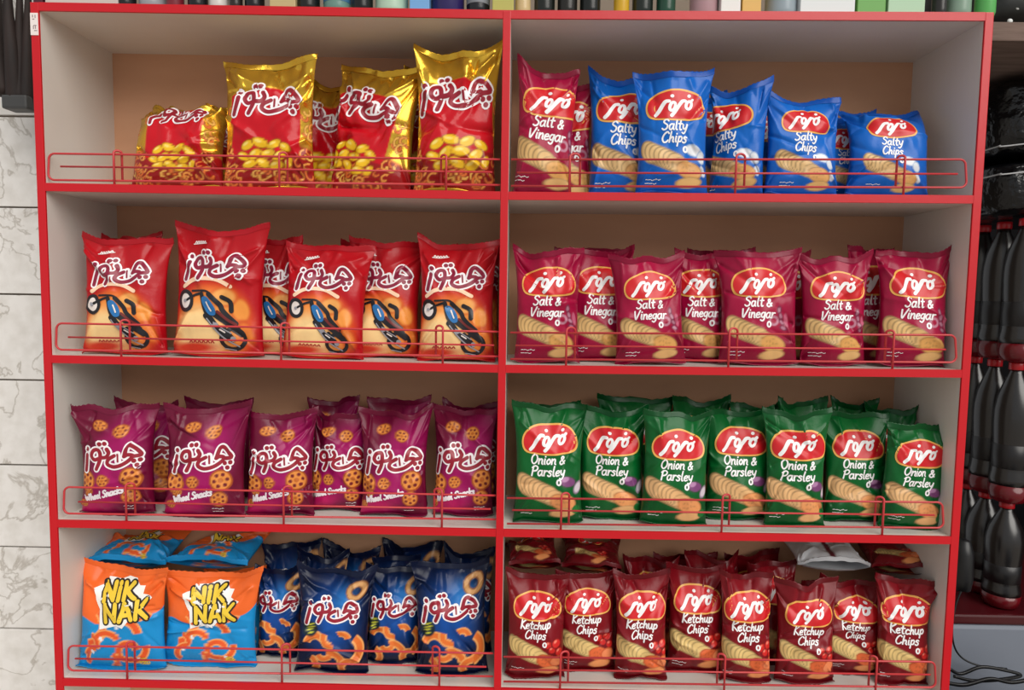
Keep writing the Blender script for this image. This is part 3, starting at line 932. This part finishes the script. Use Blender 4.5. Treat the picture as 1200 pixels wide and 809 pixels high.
    # --- print
    if prn:
        fr = P[:, :nf + 1]
        du = np.gradient(fr, axis=1); dvv = np.gradient(fr, axis=0)
        N = np.cross(du, dvv); N /= (np.linalg.norm(N, axis=-1, keepdims=True) + 1e-12)
        def lay_on(V2, off):
            V2 = np.array(V2)
            qx, qy = V2[:, 0].copy(), V2[:, 1] - .15
            V2[:, 0] = qx * ca_ - qy * sa_ + art_dx; V2[:, 1] = .15 + qx * sa_ + qy * ca_
            fx = np.interp(np.clip(V2[:, 0] / half, -.995, .995), uf, np.arange(nf + 1))
            fy = np.clip(V2[:, 1] / NH, 0.001, .999) * nv
            xi = np.minimum(fx.astype(int), nf - 1); yi = np.minimum(fy.astype(int), nv - 1)
            ax, ay = (fx - xi)[:, None], (fy - yi)[:, None]
            def bl(A): return (A[yi, xi] * (1 - ax) + A[yi, xi + 1] * ax) * (1 - ay) + (A[yi + 1, xi] * (1 - ax) + A[yi + 1, xi + 1] * ax) * ay
            return bl(fr) + bl(N) * off
        for nm_, layers in prn(full):
            Vall, Fall, Mi, mats = [], [], [], []
            for k, (colr, (V2, F2)) in enumerate(layers):
                o = len(Vall)
                Vall += list(lay_on(V2, 0.0007 + 0.0005 * k))
                Fall += [tuple(i + o for i in f) for f in F2]
                mm = ink_mat(tuple(colr))
                if mm not in mats: mats.append(mm)
                Mi += [mats.index(mm)] * len(F2)
            ob = mesh_obj(nm_, Vall, Fall, None, root, True)
            for mm in mats: ob.data.materials.append(mm)
            ob.data.polygons.foreach_set('material_index', Mi)
    return root

ORD = ['first', 'second', 'third', 'fourth', 'fifth', 'sixth', 'seventh', 'eighth', 'ninth', 'tenth', 'eleventh', 'twelfth']
ROWN = ['', 'top', 'second', 'third', 'bottom']
BAGS = []
def stand(design, row, xl, xr, ytop, Y, T=0.058, yaw=0.0, roll=0.0, lean=0.07, bend=0.0, ear=(.5, .5), sway=0.0, seed=None, full=True, res=1.0, crumple=1.0, wscale=1.06, art_dx=0.0, art_rot=0.0):
    """bag measured from the photo: body edges xl..xr and top ytop (px), centre of its base at depth Y"""
    seed = seed if seed is not None else len(BAGS) + 1
    xm = (xl + xr) / 2
    a = px(xl, ytop + 60, Y - T * .15); b = px(xr, ytop + 60, Y - T * .15)
    W = (b[0] - a[0]) * wscale / max(.6, math.cos(math.radians(yaw)))
    cx = (a[0] + b[0]) / 2
    zb = board_z(cx, row) + 0.0006
    phim = lean + bend * 0.31
    H = 0.25
    for _ in range(4):
        zt = px(xm, ytop, Y + H * math.sin(phim))[2]
        H = (zt - zb - 0.004) / math.cos(phim)
    o = make_bag(design, W, H, T, (cx, Y, zb), (0, math.radians(roll), math.radians(yaw)), lean, bend, seed, full, res, ear, sway, crumple, True, art_dx, art_rot)
    BAGS.append((o, design, row, cx, full))
    return o

# ------------------------------------------------------------------ bags on the shelves
FRONT, BACK = [], []
def row(design, r, items, **kw):
    out = []
    for it in items:
        d = dict(kw); d.update(it[4] if len(it) > 4 else {})
        out.append(stand(design, r, it[0], it[1], it[2], it[3], **d))
    return out
def backs(design, r, items, **kw):
    out = []
    for it in items:
        d = dict(full=False, res=.5, T=.040); d.update(kw); d.update(it[4] if len(it) > 4 else {})
        out.append(stand(design, r, it[0], it[1], it[2], it[3], **d))
    return out
def name_row(objs, where, group, side='front row'):
    n = len(objs)
    objs = sorted(objs, key=lambda o: o.location.x)
    words = None
    for k, o in enumerate(objs):
        des = [b for b in BAGS if b[0] is o][0][1]
        w = DESIGN[des][4]
        pos = 'only one' if n == 1 else ('leftmost' if k == 0 else ('rightmost' if k == n - 1 else ORD[k] + ' from left'))
        tag(o, '%s, %s, %s of %s' % (w, pos, side, where), 'chips bag' if 'chip' in w else 'snack bag', group)

# top shelf, left: gold foil bags
g = row('gold', 1, [
    (152, 258, 124, .066, dict(lean=.10, bend=1.15, ear=(.9, .3), T=.066, wscale=1.08)),
    (262, 364, 78, .055, dict(ear=(.2, .6), T=.060, wscale=1.12)),
    (383, 482, 80, .092, dict(yaw=-14, roll=3, art_dx=-.020, art_rot=-.24, ear=(.3, .5), T=.064)),
    (482, 584, 66, .052, dict(ear=(.8, 1.3), T=.064, roll=1, wscale=1.0, art_rot=.10))], crumple=1.5)
name_row(g, 'top left shelf', 'gold foil bags in front on the top left shelf')
g = backs('gold', 1, [(238, 290, 130, .205), (352, 404, 98, .195), (476, 540, 84, .200)], crumple=1.4)
name_row(g, 'top left shelf', 'gold foil bags behind on the top left shelf', 'rear row')

# top shelf, right
g = row('vinegar', 1, [(603, 671, 84, .055, dict(roll=2, ear=(.9, .2), art_dx=.008, art_rot=-.08))])
tag(g[0], 'crimson salt and vinegar chip bag standing against divider on top right shelf', 'chips bag', 'crimson bags on the top right shelf')
g = backs('vinegar', 1, [(640, 692, 104, .140, dict(full=True, res=.8, yaw=-12))])
tag(g[0], 'shaded crimson chip bag half hidden behind another on top right shelf', 'chips bag', 'crimson bags on the top right shelf')
g = row('salty', 1, [
    (692, 756, 92, .102, dict(ear=(1.0, .1), yaw=-4, art_dx=.016)),
    (748, 832, 92, .040, dict(ear=(.5, .6))),
    (838, 893, 106, .068, dict(yaw=-34, ear=(.3, .8), wscale=1.0, art_dx=-.022, art_rot=.12)),
    (899, 984, 118, .050, dict(roll=1.5, bend=.35, ear=(.6, .2))),
    (996, 1088, 132, .058, dict(roll=3, bend=.7, ear=(.3, 1.3), yaw=-6))])
name_row(g, 'top right shelf', 'blue bags in front on the top right shelf')
g = backs('salty', 1, [(790, 850, 112, .150), (872, 925, 124, .150), (962, 1022, 136, .125, dict(full=True, res=.8))])
name_row(g, 'top right shelf', 'blue bags behind on the top right shelf', 'rear row')

# second shelf, left
g = row('motor', 2, [
    (95, 192, 282, .052, dict(ear=(.6, .4))), (200, 306, 270, .046, dict(ear=(.6, .6), roll=1)), (328, 424, 290, .050, dict(roll=3, ear=(.5, .1), bend=.15)),
    (408, 490, 288, .104, dict(ear=(.9, .3), roll=1)), (490, 580, 286, .058, dict(ear=(.7, .6)))])
name_row(g, 'second left shelf', 'motorbike picture bags in front on the second left shelf')
g = backs('motor', 2, [(106, 180, 280, .145), (292, 352, 284, .112, dict(full=True, res=.8)), (398, 470, 290, .170), (536, 584, 290, .150)])
name_row(g, 'second left shelf', 'motorbike picture bags behind on the second left shelf', 'rear row')

# second shelf, right
g = row('vinegar', 2, [
    (604, 680, 297, .050), (668, 738, 296, .100, dict(roll=1)), (724, 806, 302, .044, dict(roll=-3, ear=(.3, .5))), (794, 850, 299, .098),
    (846, 938, 297, .050, dict(ear=(.4, .6), art_dx=-.008)), (942, 1018, 303, .056, dict(ear=(.5, .5))), (1032, 1112, 298, .052, dict(roll=2, ear=(.3, 1.0)))])
name_row(g, 'second right shelf', 'crimson bags in front on the second right shelf')
g = backs('vinegar', 2, [(654, 738, 294, .170), (812, 880, 297, .172), (888, 950, 302, .128), (996, 1046, 295, .125, dict(full=True, res=.8))])
name_row(g, 'second right shelf', 'crimson bags behind on the second right shelf', 'rear row')

# third shelf, left
g = row('wheel', 3, [
    (92, 178, 478, .050, dict(ear=(.6, .4), roll=-1)), (190, 284, 480, .046, dict(roll=1, ear=(.2, .8))), (288, 366, 484, .066, dict(ear=(.2, .5))),
    (362, 426, 486, .108, dict(roll=2)), (422, 500, 484, .078), (508, 578, 482, .090, dict(ear=(.6, .4)))])
name_row(g, 'third left shelf', 'wheel snack bags in front on the third left shelf')
g = backs('wheel', 3, [(134, 204, 474, .135), (216, 292, 473, .170), (362, 416, 470, .178), (432, 500, 470, .150), (520, 582, 476, .160)])
name_row(g, 'third left shelf', 'wheel snack bags behind on the third left shelf', 'rear row')

# third shelf, right
g = row('onion', 3, [
    (603, 684, 478, .052, dict(ear=(.6, .3))), (679, 756, 482, .084), (752, 830, 486, .050, dict(roll=2, ear=(.4, .5))), (829, 906, 482, .092),
    (900, 970, 485, .052), (970, 1042, 489, .094), (1034, 1108, 497, .050, dict(roll=4, ear=(.2, .7)))], crumple=.9, T=.050)
name_row(g, 'third right shelf', 'green bags in front on the third right shelf')
g = backs('onion', 3, [(604, 676, 474, .138), (704, 786, 470, .170), (790, 856, 472, .172), (858, 916, 476, .170), (914, 968, 474, .145), (978, 1026, 473, .188), (1022, 1070, 482, .140)])
name_row(g, 'third right shelf', 'green bags behind on the third right shelf', 'rear row')

# bottom shelf, left
g = row('nik', 4, [(90, 190, 668, .050, dict(ear=(.5, .4), T=.056, wscale=1.08)), (191, 296, 672, .072, dict(roll=2, ear=(.3, .9), T=.056, wscale=1.10))])
for o, t in zip(g, ('orange and blue curl snack bag nearest left upright of bottom shelf', 'orange and blue curl snack bag next to navy bags on bottom shelf')):
    tag(o, t, 'snack bag', 'orange and blue bags standing on the bottom shelf')
g = backs('nik', 4, [(112, 186, 690, .138), (238, 306, 668, .150)])
for o, t in zip(g, ('orange and blue snack bag behind leftmost front bag, bottom left shelf', 'orange and blue snack bag with orange corner showing behind second front bag')):
    tag(o, t, 'snack bag', 'orange and blue bags standing on the bottom shelf')
g = row('blue', 4, [(300, 350, 664, .112, dict(roll=1, T=.046, art_dx=-.010)), (345, 430, 668, .052, dict(roll=2, T=.06)), (430, 492, 668, .100, dict(T=.05)), (488, 572, 662, .058, dict(roll=-2, T=.06))], crumple=1.2)
name_row(g, 'bottom left shelf', 'navy bags in front on the bottom left shelf')
g = backs('blue', 4, [(310, 368, 642, .192), (376, 442, 644, .192), (448, 514, 640, .200), (520, 576, 648, .150), (346, 402, 652, .150), (440, 490, 652, .156)], crumple=1.4)
name_row(g, 'bottom left shelf', 'navy bags behind on the bottom left shelf', 'rear rows')

# bottom shelf, right
g = row('ketchup', 4, [
    (593, 662, 676, .052, dict(roll=1)), (656, 722, 672, .084, dict(roll=-1)), (722, 783, 676, .054), (784, 850, 668, .086), (847, 906, 676, .048),
    (911, 980, 684, .050, dict(roll=1)), (966, 1034, 684, .090, dict(roll=2)), (1032, 1092, 680, .050)], T=.050)
name_row(g, 'bottom right shelf', 'ketchup bags in front on the bottom right shelf')
g = backs('ketchup', 4, [(600, 656, 684, .140), (664, 726, 686, .150), (732, 792, 656, .150), (806, 866, 654, .142), (876, 934, 660, .130), (940, 998, 686, .168), (1010, 1072, 690, .140), (768, 836, 650, .192), (850, 916, 650, .194)], crumple=1.3)
name_row(g, 'bottom right shelf', 'ketchup bags behind on the bottom right shelf', 'rear rows')

def lying(design, xl, xr, ybot, Y, L, T, label, group, yaw=0.0, pitch=-84, seed=50, roll=0.0):
    a, b = px(xl, ybot, Y), px(xr, ybot, Y)
    W = (b[0] - a[0]) * 1.04
    o = make_bag(design, W, L, T, ((a[0] + b[0]) / 2, Y, a[2] + T * .42), (math.radians(pitch), math.radians(roll), math.radians(yaw)), 0.0, 0.0, seed, design == 'nik', .8, (.1, .1), 0, 1.2)
    tag(o, label, 'snack bag' if design == 'nik' else 'chips bag', group)
    return o
lying('nik', 97, 192, 671, .098, .14, .046, 'blue snack bag lying flat on top of orange bags, beside left upright', 'bags laid flat on the bottom left shelf', seed=61, yaw=3)
lying('nik', 194, 290, 670, .110, .13, .046, 'blue snack bag lying flat on top of orange bags, next to navy bags', 'bags laid flat on the bottom left shelf', seed=62, yaw=-3)
lying('ketchup', 596, 657, 672, .098, .14, .046, 'dark red chip bag lying flat on top of bags beside the divider', 'bags laid flat on the bottom right shelf', seed=63, yaw=4)
lying('ketchup', 658, 728, 675, .110, .13, .044, 'dark red chip bag lying flat, second from the divider on bottom shelf', 'bags laid flat on the bottom right shelf', seed=64, yaw=-6)
lying('ketchup', 1024, 1094, 678, .090, .15, .048, 'dark red chip bag lying flat on top, beside the right upright', 'bags laid flat on the bottom right shelf', seed=65, yaw=-8)
# one bag lies on its face and shows its bare silver back
DESIGN['silver'] = (lambda a: (a.mix((np.abs(a.X) < .010) * 1.0, (96, 30, 40)), None)[1], (196, 198, 202), 0, None, 'silver backed chip bag')
NAME['silver'] = 'chip_bag'
o = lying('silver', 936, 1018, 672, .104, .135, .044, 'silver-backed chip bag lying face down on top of ketchup bags', 'bags laid flat on the bottom right shelf', seed=66, yaw=-4)

# ------------------------------------------------------------------ goods standing on top of the unit
def top_z(x): return board_z(x, 0)
def lathe_thing(name, parts, loc, label, cat, group=None):
    t = empty(name, loc)
    for nm, prof, m in parts:
        V, F = lathe_geo(prof, 28)
        mesh_obj(nm, V, F, m, t, True)
    return tag(t, label, cat, group)
def bottle(x0, x1, col, cap, label, lab=None, h=.20):
    Y0 = .012
    a, b = px(x0, 8, Y0 + .03), px(x1, 8, Y0 + .03)
    r = (b[0] - a[0]) / 2
    m = mat('bottle_%d_%d_%d' % col, col, .25)
    parts = [('body', [(r * .80, 0), (r * .95, .004), (r, .012), (r, h * .62), (r * .92, h * .72), (r * .45, h * .86), (r * .36, h * .92), (r * .36, h * .95)], m),
             ('cap', [(r * .42, h * .93), (r * .44, h * .935), (r * .44, h * .995), (r * .40, h)], mat('cap_%d_%d_%d' % cap, cap, .4))]
    if lab:
        parts.append(('label', [(r * 1.012, .020), (r * 1.014, .021), (r * 1.014, h * .5), (r * 1.012, h * .501)], mat('label_%d_%d_%d' % lab, lab, .5)))
    cx = (a[0] + b[0]) / 2
    return lathe_thing('bottle', parts, (cx, Y0 + max(r, .012), top_z(cx) + .0003), label, 'bottle', 'bottles on top of the shelf')
def can(x0, x1, col, label, h=.12):
    Y0 = .012
    a, b = px(x0, 8, Y0 + .03), px(x1, 8, Y0 + .03); r = (b[0] - a[0]) / 2; cx = (a[0] + b[0]) / 2
    parts = [('body', [(r * .86, 0), (r * .88, .003), (r, .010), (r, h - .012), (r * .9, h - .004)], mat('can_%d_%d_%d' % col, col, .3)),
             ('lid', [(r * .9, h - .004), (r * .93, h - .003), (r * .93, h), (r * .85, h), (r * .84, h - .003)], mat('can_metal', (190, 192, 196), .3, 1.0))]
    return lathe_thing('can', parts, (cx, Y0 + r, top_z(cx) + .0003), label, 'can', 'cans on top of the shelf')
def carton(x0, x1, col, band, label, h=.16, d=.07):
    Y0 = .010
    a, b = px(x0, 8, Y0), px(x1, 8, Y0); w = b[0] - a[0]; cx = (a[0] + b[0]) / 2
    t = empty('carton', (cx, Y0, top_z(cx) + .0006))
    V, F = box_geo(-w / 2, w / 2, 0, d, 0, h, .0015); mesh_obj('body', V, F, mat('card_%d_%d_%d' % col, col, .5), t)
    V, F = box_geo(-w / 2 + .001, w / 2 - .001, -.0006, .0004, .030, .048); mesh_obj('printed_band', V, F, mat('band_%d_%d_%d' % band, band, .5), t)
    V, F = box_geo(-w / 2 - .0004, w / 2 + .0004, -.0006, d + .0006, h - .012, h + .0008, .001); mesh_obj('lid_flap', V, F, mat('card_%d_%d_%d' % col, col, .5), t)
    return tag(t, label, 'carton', 'cartons on top of the shelf')
carton(39, 50, (74, 18, 34), (30, 8, 14), 'narrow dark maroon carton at far left on top of shelf')
carton(53, 138, (196, 182, 176), (170, 150, 146), 'wide pale pinkish grey carton near left end on shelf top')
bottle(143, 163, (26, 24, 26), (40, 40, 40), 'black bottle right of the wide pale carton on shelf top')
bottle(166, 196, (150, 150, 156), (200, 200, 200), 'grey bottle between black bottle and maroon can on shelf top')
can(200, 219, (120, 34, 46), 'dark maroon can beside the grey bottle on shelf top')
bottle(224, 246, (22, 22, 24), (180, 20, 20), 'black bottle right of the maroon can on shelf top')
bottle(249, 270, (206, 202, 196), (230, 230, 230), 'white bottle left of two black bottles on shelf top')
bottle(273, 288, (40, 34, 30), (60, 50, 40), 'thin dark brown bottle right of the white bottle on shelf top')
bottle(290, 312, (18, 20, 24), (20, 20, 20), 'black bottle left of the tan carton on shelf top')
carton(316, 346, (186, 168, 120), (160, 140, 90), 'tan carton above the second gold bag on shelf top')
bottle(350, 376, (20, 24, 20), (30, 60, 30), 'black bottle between tan carton and green labelled bottle')
bottle(380, 412, (104, 140, 130), (220, 220, 220), 'green glass bottle with blue label on shelf top', (60, 110, 150))
bottle(414, 438, (14, 14, 16), (20, 20, 20), 'black bottle left of the pale green bottle on shelf top')
bottle(440, 478, (176, 204, 182), (236, 240, 236), 'wide pale green bottle on shelf top, beside light blue carton')
carton(480, 503, (108, 160, 210), (80, 130, 190), 'light blue carton left of the purple can on shelf top')
can(506, 544, (44, 34, 92), 'purple can on shelf top left of the divider')
bottle(547, 574, (22, 24, 30), (200, 200, 204), 'black bottle with pale label left of the yellow green carton', (120, 124, 130))
carton(577, 602, (176, 170, 84), (104, 150, 96), 'yellow green carton standing right above the divider')
bottle(604, 622, (204, 178, 130), (180, 140, 90), 'small tan bottle right of the yellow green carton')
for x0, x1, c, n in ((626, 650, (24, 28, 24), 'right of the small tan bottle'), (653, 676, (32, 30, 26), 'second of the dark run over the crimson bags'), (679, 703, (18, 22, 20), 'third of the dark run over the crimson bags')):
    bottle(x0, x1, c, (40, 40, 40), 'dark bottle on shelf top, ' + n)
can(718, 736, (206, 164, 40), 'small yellow can on shelf top above the blue bags')
bottle(740, 764, (26, 34, 28), (30, 30, 30), 'dark green bottle right of the small yellow can')
bottle(768, 790, (30, 70, 52), (40, 110, 70), 'bottle green bottle left of the pinkish can on shelf top')
can(808, 840, (176, 140, 146), 'pinkish grey can on shelf top beside white carton')
carton(845, 868, (226, 224, 220), (210, 206, 200), 'white carton right of the pinkish can on shelf top')
carton(870, 892, (214, 168, 84), (200, 120, 50), 'orange yellow carton between white carton and grey blue bottle')
bottle(897, 933, (150, 164, 172), (210, 214, 220), 'grey blue bottle left of the wide white carton')
carton(938, 1002, (216, 220, 220), (190, 200, 204), 'wide white carton on right half of shelf top')
carton(1005, 1038, (98, 160, 72), (150, 196, 110), 'leaf green carton right of the wide white carton')
carton(1041, 1084, (168, 200, 168), (90, 150, 96), 'pale green carton near right end of shelf top')
bottle(1087, 1103, (40, 38, 36), (50, 50, 50), 'thin black bottle right of the pale green carton')
bottle(1106, 1134, (132, 158, 140), (200, 210, 200), 'grey green bottle left of the bright green can')
can(1139, 1161, (92, 176, 92), 'bright green can at far right on top of shelf')

# ------------------------------------------------------------------ right: stacked cola bottles in the dim shop
m_cola = mat('dark_cola_bottle', (16, 11, 11), .27, spec=.8)
m_clab = mat('black_bottle_label', (22, 20, 22), .35)
m_rcap = mat('red_bottle_cap', (176, 16, 28), .3)
m_rbase = mat('red_reflection_base', (98, 10, 20), .2)  # red reflected from caps and labels below, painted as the base colour
def cola(h, r):
    t = empty('cola_bottle', (0, 0, 0))
    for nm, prof, m in (
        ('painted_red_base', [(r * .62, 0), (r * .86, .004), (r * .97, .018), (r, h * .13)], m_rbase),
        ('body', [(r, h * .13), (r * 1.0, h * .17), (r * .93, h * .22), (r * .92, h * .25), (r * .92, h * .42), (r * .96, h * .48), (r, h * .58), (r * .99, h * .66), (r * .86, h * .76), (r * .60, h * .85), (r * .36, h * .92), (r * .32, h * .955)], m_cola),
        ('label', [(r * .925, h * .25), (r * .935, h * .251), (r * .935, h * .42), (r * .925, h * .421)], m_clab),
        ('cap', [(r * .37, h * .948), (r * .39, h * .95), (r * .39, h * .995), (r * .36, h)], m_rcap)):
        V, F = lathe_geo(prof, 32); mesh_obj(nm, V, F, m, t, True)
    return t
def dup(o):
    c = o.copy(); COL.objects.link(c)
    for ch in o.children:
        d = ch.copy(); COL.objects.link(d); d.parent = c
    return c
TIER = [(0.772, .350, 'upper'), (0.420, .350, 'middle'), (0.152, .266, 'lower')]
POSN = ['nearest', 'second nearest', 'third nearest', 'fourth nearest']
for zb, h, tn in TIER:
    p = cola(h, .0425)
    for k in range(4):
        o = p if k == 0 else dup(p)
        o.location = (1.262 + .006 * k, .30 + .087 * k, zb)
        tag(o, 'dark cola bottle with painted red reflection, %s in the %s tier of the stack' % (POSN[k], tn), 'bottle', 'cola bottles stacked right of the shelf')
V, F = box_geo(1.0, 1.95, .245, .70, FLOOR_Z, .125, .012)
fz = empty('chest_freezer', (1.5, .245, FLOOR_Z))
mf = mat('grey_enamel', (120, 126, 138), .45)
o = mesh_obj('cabinet', V, F, mf, fz); o.location = (-1.5, -.245, -FLOOR_Z)
V, F = box_geo(.995, 1.95, .242, .70, .1255, .1515, .006); o = mesh_obj('lid', V, F, mat('dark_red_lid', (70, 12, 18), .3), fz); o.location = (-1.5, -.245, -FLOOR_Z)
V, F = box_geo(1.50, 1.62, .222, .2415, .128, .146, .004); o = mesh_obj('handle', V, F, mat('black_plastic', (20, 20, 22), .4), fz); o.location = (-1.5, -.245, -FLOOR_Z)
tag(fz, 'grey chest freezer under the cola bottles right of the shelf', 'freezer')

# black film-wrapped bales over the bottles
m_film = mat('black_stretch_film', (8, 8, 11), .22, spec=.5, bump=(17, .8, .02))
m_strap = mat('pale_strap', (176, 176, 178), .4)
def bale(x0, x1, y0, y1, z0, z1, seed, label, strap_y):
    nx, ny = 48, 24
    t = empty('wrapped_bale', ((x0 + x1) / 2, (y0 + y1) / 2, z0))
    # superellipsoid box with crumpled film
    U, Vv = np.meshgrid(np.linspace(-math.pi, math.pi, nx + 1)[:-1], np.linspace(-math.pi / 2, math.pi / 2, ny + 1), indexing='xy')
    f = lambda a, e: np.sign(a) * np.abs(a) ** e
    X = f(np.cos(Vv), .35) * f(np.cos(U), .35); Yy = f(np.cos(Vv), .35) * f(np.sin(U), .35); Z = f(np.sin(Vv), .35)
    n = 1 + (vnoise(U * 4 + seed, Vv * 6, seed) * .05 + vnoise(U * 9, Vv * 12 + seed, seed + 1) * .035) * (1 - np.abs(Z) ** 8)
    P = np.stack([X * n * (x1 - x0) / 2, Yy * n * (y1 - y0) / 2, (Z + 1) / 2 * (z1 - z0)], -1).reshape(-1, 3)
    idx = np.arange((ny + 1) * nx).reshape(ny + 1, nx)
    Q = np.stack([idx[:-1], np.roll(idx[:-1], -1, 1), np.roll(idx[1:], -1, 1), idx[1:]], -1).reshape(-1, 4)
    fast_mesh('film', P, Q, m_film, t)
    W2, D2 = (x1 - x0) / 2 * 1.03, (y1 - y0) / 2 * 1.03
    for (za, zb) in strap_y:
        pts = smooth_path([(-W2, D2 * .6, za), (-W2, -D2 * .9, za), (-W2 * .94, -D2, za), (0, -D2 * 1.01, (za + zb) / 2), (W2 * .94, -D2, zb), (W2, -D2 * .9, zb), (W2, D2 * .6, zb)], sub=5)
        V, F = tube_geo(pts, .0018); mesh_obj('strap', V, F, m_strap, t, True)
    return tag(t, label, 'bale', 'black wrapped bales over the cola bottles')
bale(1.165, 1.62, .26, .68, 1.124, 1.262, 3, 'lower black film-wrapped bale resting on cola bottles', [(.095, .150)])
bale(1.160, 1.62, .262, .68, 1.264, 1.462, 8, 'upper black film-wrapped bale under the wooden board', [(.020, .075)])
# wooden board beside the unit, with a dark spotted sack on it
bz1, bz0 = px(1180, 25.5, .10)[2], px(1180, 48, .10)[2]
V, F = box_geo(.965, 1.95, .10, .50, bz0, bz1, .002)
o = mesh_obj('wooden_board', V, F, mat('weathered_wood', (120, 98, 88), .8, noise=((96, 76, 66), 8, (1, 8, 14))))
tag(o, 'weathered brown wooden board beside the top right corner of shelf', 'board')
t = empty('spotted_sack', (1.16, .30, bz1))
nx, ny = 40, 20
U, Vv = np.meshgrid(np.linspace(-math.pi, math.pi, nx + 1)[:-1], np.linspace(-math.pi / 2, math.pi / 2, ny + 1), indexing='xy')
f = lambda a, e: np.sign(a) * np.abs(a) ** e
n = 1 + vnoise(U * 3 + 7, Vv * 5, 21) * .12
P = np.stack([f(np.cos(Vv), .5) * f(np.cos(U), .6) * .15 * n, f(np.cos(Vv), .5) * f(np.sin(U), .6) * .16 * n, (f(np.sin(Vv), .5) + 1) * .11], -1).reshape(-1, 3)
idx = np.arange((ny + 1) * nx).reshape(ny + 1, nx)
fast_mesh('sack_body', P, np.stack([idx[:-1], np.roll(idx[:-1], -1, 1), np.roll(idx[1:], -1, 1), idx[1:]], -1).reshape(-1, 4), mat('black_sacking', (24, 26, 24), .45, noise=((40, 42, 40), 30, (1, 1, 1))), t)
for (dx, dz, rr) in ((-.015, .03, .011), (.02, .022, .018), (-.06, .05, .007), (-.03, .07, .009), (.05, .06, .010), (-.075, .02, .006)):
    V, F = lathe_geo([(rr * .7, 0), (rr, .002), (rr * .8, .005), (rr * .2, .006)], 12)
    o = mesh_obj('white_spot', V, F, mat('white_paint', (226, 228, 226), .5), t, True)
    o.location = (dx, -.148, dz); o.rotation_euler = (math.pi / 2, 0, 0)
tag(t, 'black sack with white spots lying on the wooden board', 'sack')

# cables, crate and bin at the bottom right
m_cab = mat('black_cable', (14, 14, 16), .4)
V, F = box_geo(.985, 1.34, .02, .225, FLOOR_Z, -.055, .006)
cr = mesh_obj('crate', V, F, mat('black_crate', (22, 22, 25), .5)); tag(cr, 'black crate carrying coiled cables right of the shelf', 'crate')
for k, zz_ in enumerate((-.16, -.30, -.44)):
    V, F = box_geo(.99, 1.335, .012, .021, zz_, zz_ + .06, .003); mesh_obj('slat', V, F, mat('black_crate', (22, 22, 25), .5), cr)
def cable(pts_px, Y, r, label, name='power_cable'):
    pts = [px(x, y, Y + dy) for x, y, dy in pts_px]
    V, F = tube_geo(smooth_path(pts, sub=8), r, 8)
    o = mesh_obj(name, V, F, m_cab, None, True)
    return tag(o, label, 'cable', 'black cables right of the shelf')
cable([(1132, 640, .03), (1134, 672, .02), (1120, 710, .01), (1116, 745, .0), (1124, 768, 0), (1146, 780, -.01), (1180, 784, -.02)], .215, .0022, 'thin black cable hanging down beside the shelf side')
cable([(1112, 784, 0), (1126, 790, 0), (1150, 782, 0), (1178, 786, 0), (1196, 792, 0), (1170, 797, -.02), (1140, 798, -.02), (1118, 793, -.02)], .16, .0040, 'thick black cable coiled on the black crate')
cable([(1106, 800, 0), (1130, 803, 0), (1160, 796, 0), (1185, 800, 0), (1210, 796, 0)], .12, .0045, 'black cable lying in front along the crate')
V, F = lathe_geo([(.002, 0), (.020, .004), (.024, .03), (.022, .09), (.014, .12), (.004, .125)], 16)
o = mesh_obj('cable_plug', V, F, m_cab, None, True, loc=px(1126, 692, .19)); tag(o, 'black plug block hanging on the cable under cola bottles', 'plug')
c = px(1236, 800, .02)
zt = px(1215, 772, -.05)[2]
bn = empty('waste_bin', (c[0] + .02, -.14, FLOOR_Z))
h = zt - FLOOR_Z
V, F = lathe_geo([(.10, 0), (.125, .01), (.140, h - .10)], 36); mesh_obj('bucket', V, F, mat('pale_grey_plastic', (150, 160, 170), .45), bn, True)
V, F = lathe_geo([(.146, h - .10), (.148, h - .07), (.132, h - .035), (.09, h - .010), (.02, h)], 36); mesh_obj('domed_lid', V, F, mat('pale_grey_plastic', (150, 160, 170), .45), bn, True)
tag(bn, 'pale grey round bin at the bottom right corner', 'bin')

# ------------------------------------------------------------------ left: furled dark canopy hanging in front of the marble
m_cloth = mat('dark_brown_cloth', (40, 24, 19), .75, noise=((24, 14, 12), 14, (4, 4, .6)))
YC = .12
cn = empty('furled_canopy', (px(20, 100, YC)[0], YC, px(20, 130, YC)[2]))
def fold(path, rx):
    pts = [px(x, y, YC + dy) - np.array(cn.location) for x, y, dy in path]
    V, F = tube_geo(smooth_path(pts, sub=6), rx, 12)
    mesh_obj('fold', V, F, m_cloth, cn, True)
K = lambda a, b, n: list(np.linspace(a, b, n))
fold([(-16, -120, 0), (-10, 0, 0), (-4, 60, 0), (4, 112, .0)], K(.022, .014, 19))
fold([(6, -120, .01), (9, 0, 0), (14, 60, -.01), (19, 120, 0)], K(.004, .019, 19))
fold([(24, -120, .02), (23, 0, .01), (23, 60, 0), (24, 120, .0)], K(.001, .017, 19))
fold([(38, -120, .02), (33, 0, .01), (32, 60, 0), (31, 121, .0)], K(.002, .015, 19))
V, F = box_geo(-.022, .034, -.020, .022, 0, .030, .005)
o = mesh_obj('end_band', V, F, mat('grey_rubber', (62, 62, 62), .5), cn)
top = px(10, -118, YC)
V, F = box_geo(-.11, .06, -.03, WALL_Y - YC, top[2] - cn.location[2], top[2] - cn.location[2] + .04, .004)
mesh_obj('wall_bracket', V, F, mat('grey_rubber', (62, 62, 62), .5), cn)
tag(cn, 'furled dark brown canopy hanging against the marble wall at top left', 'canopy')
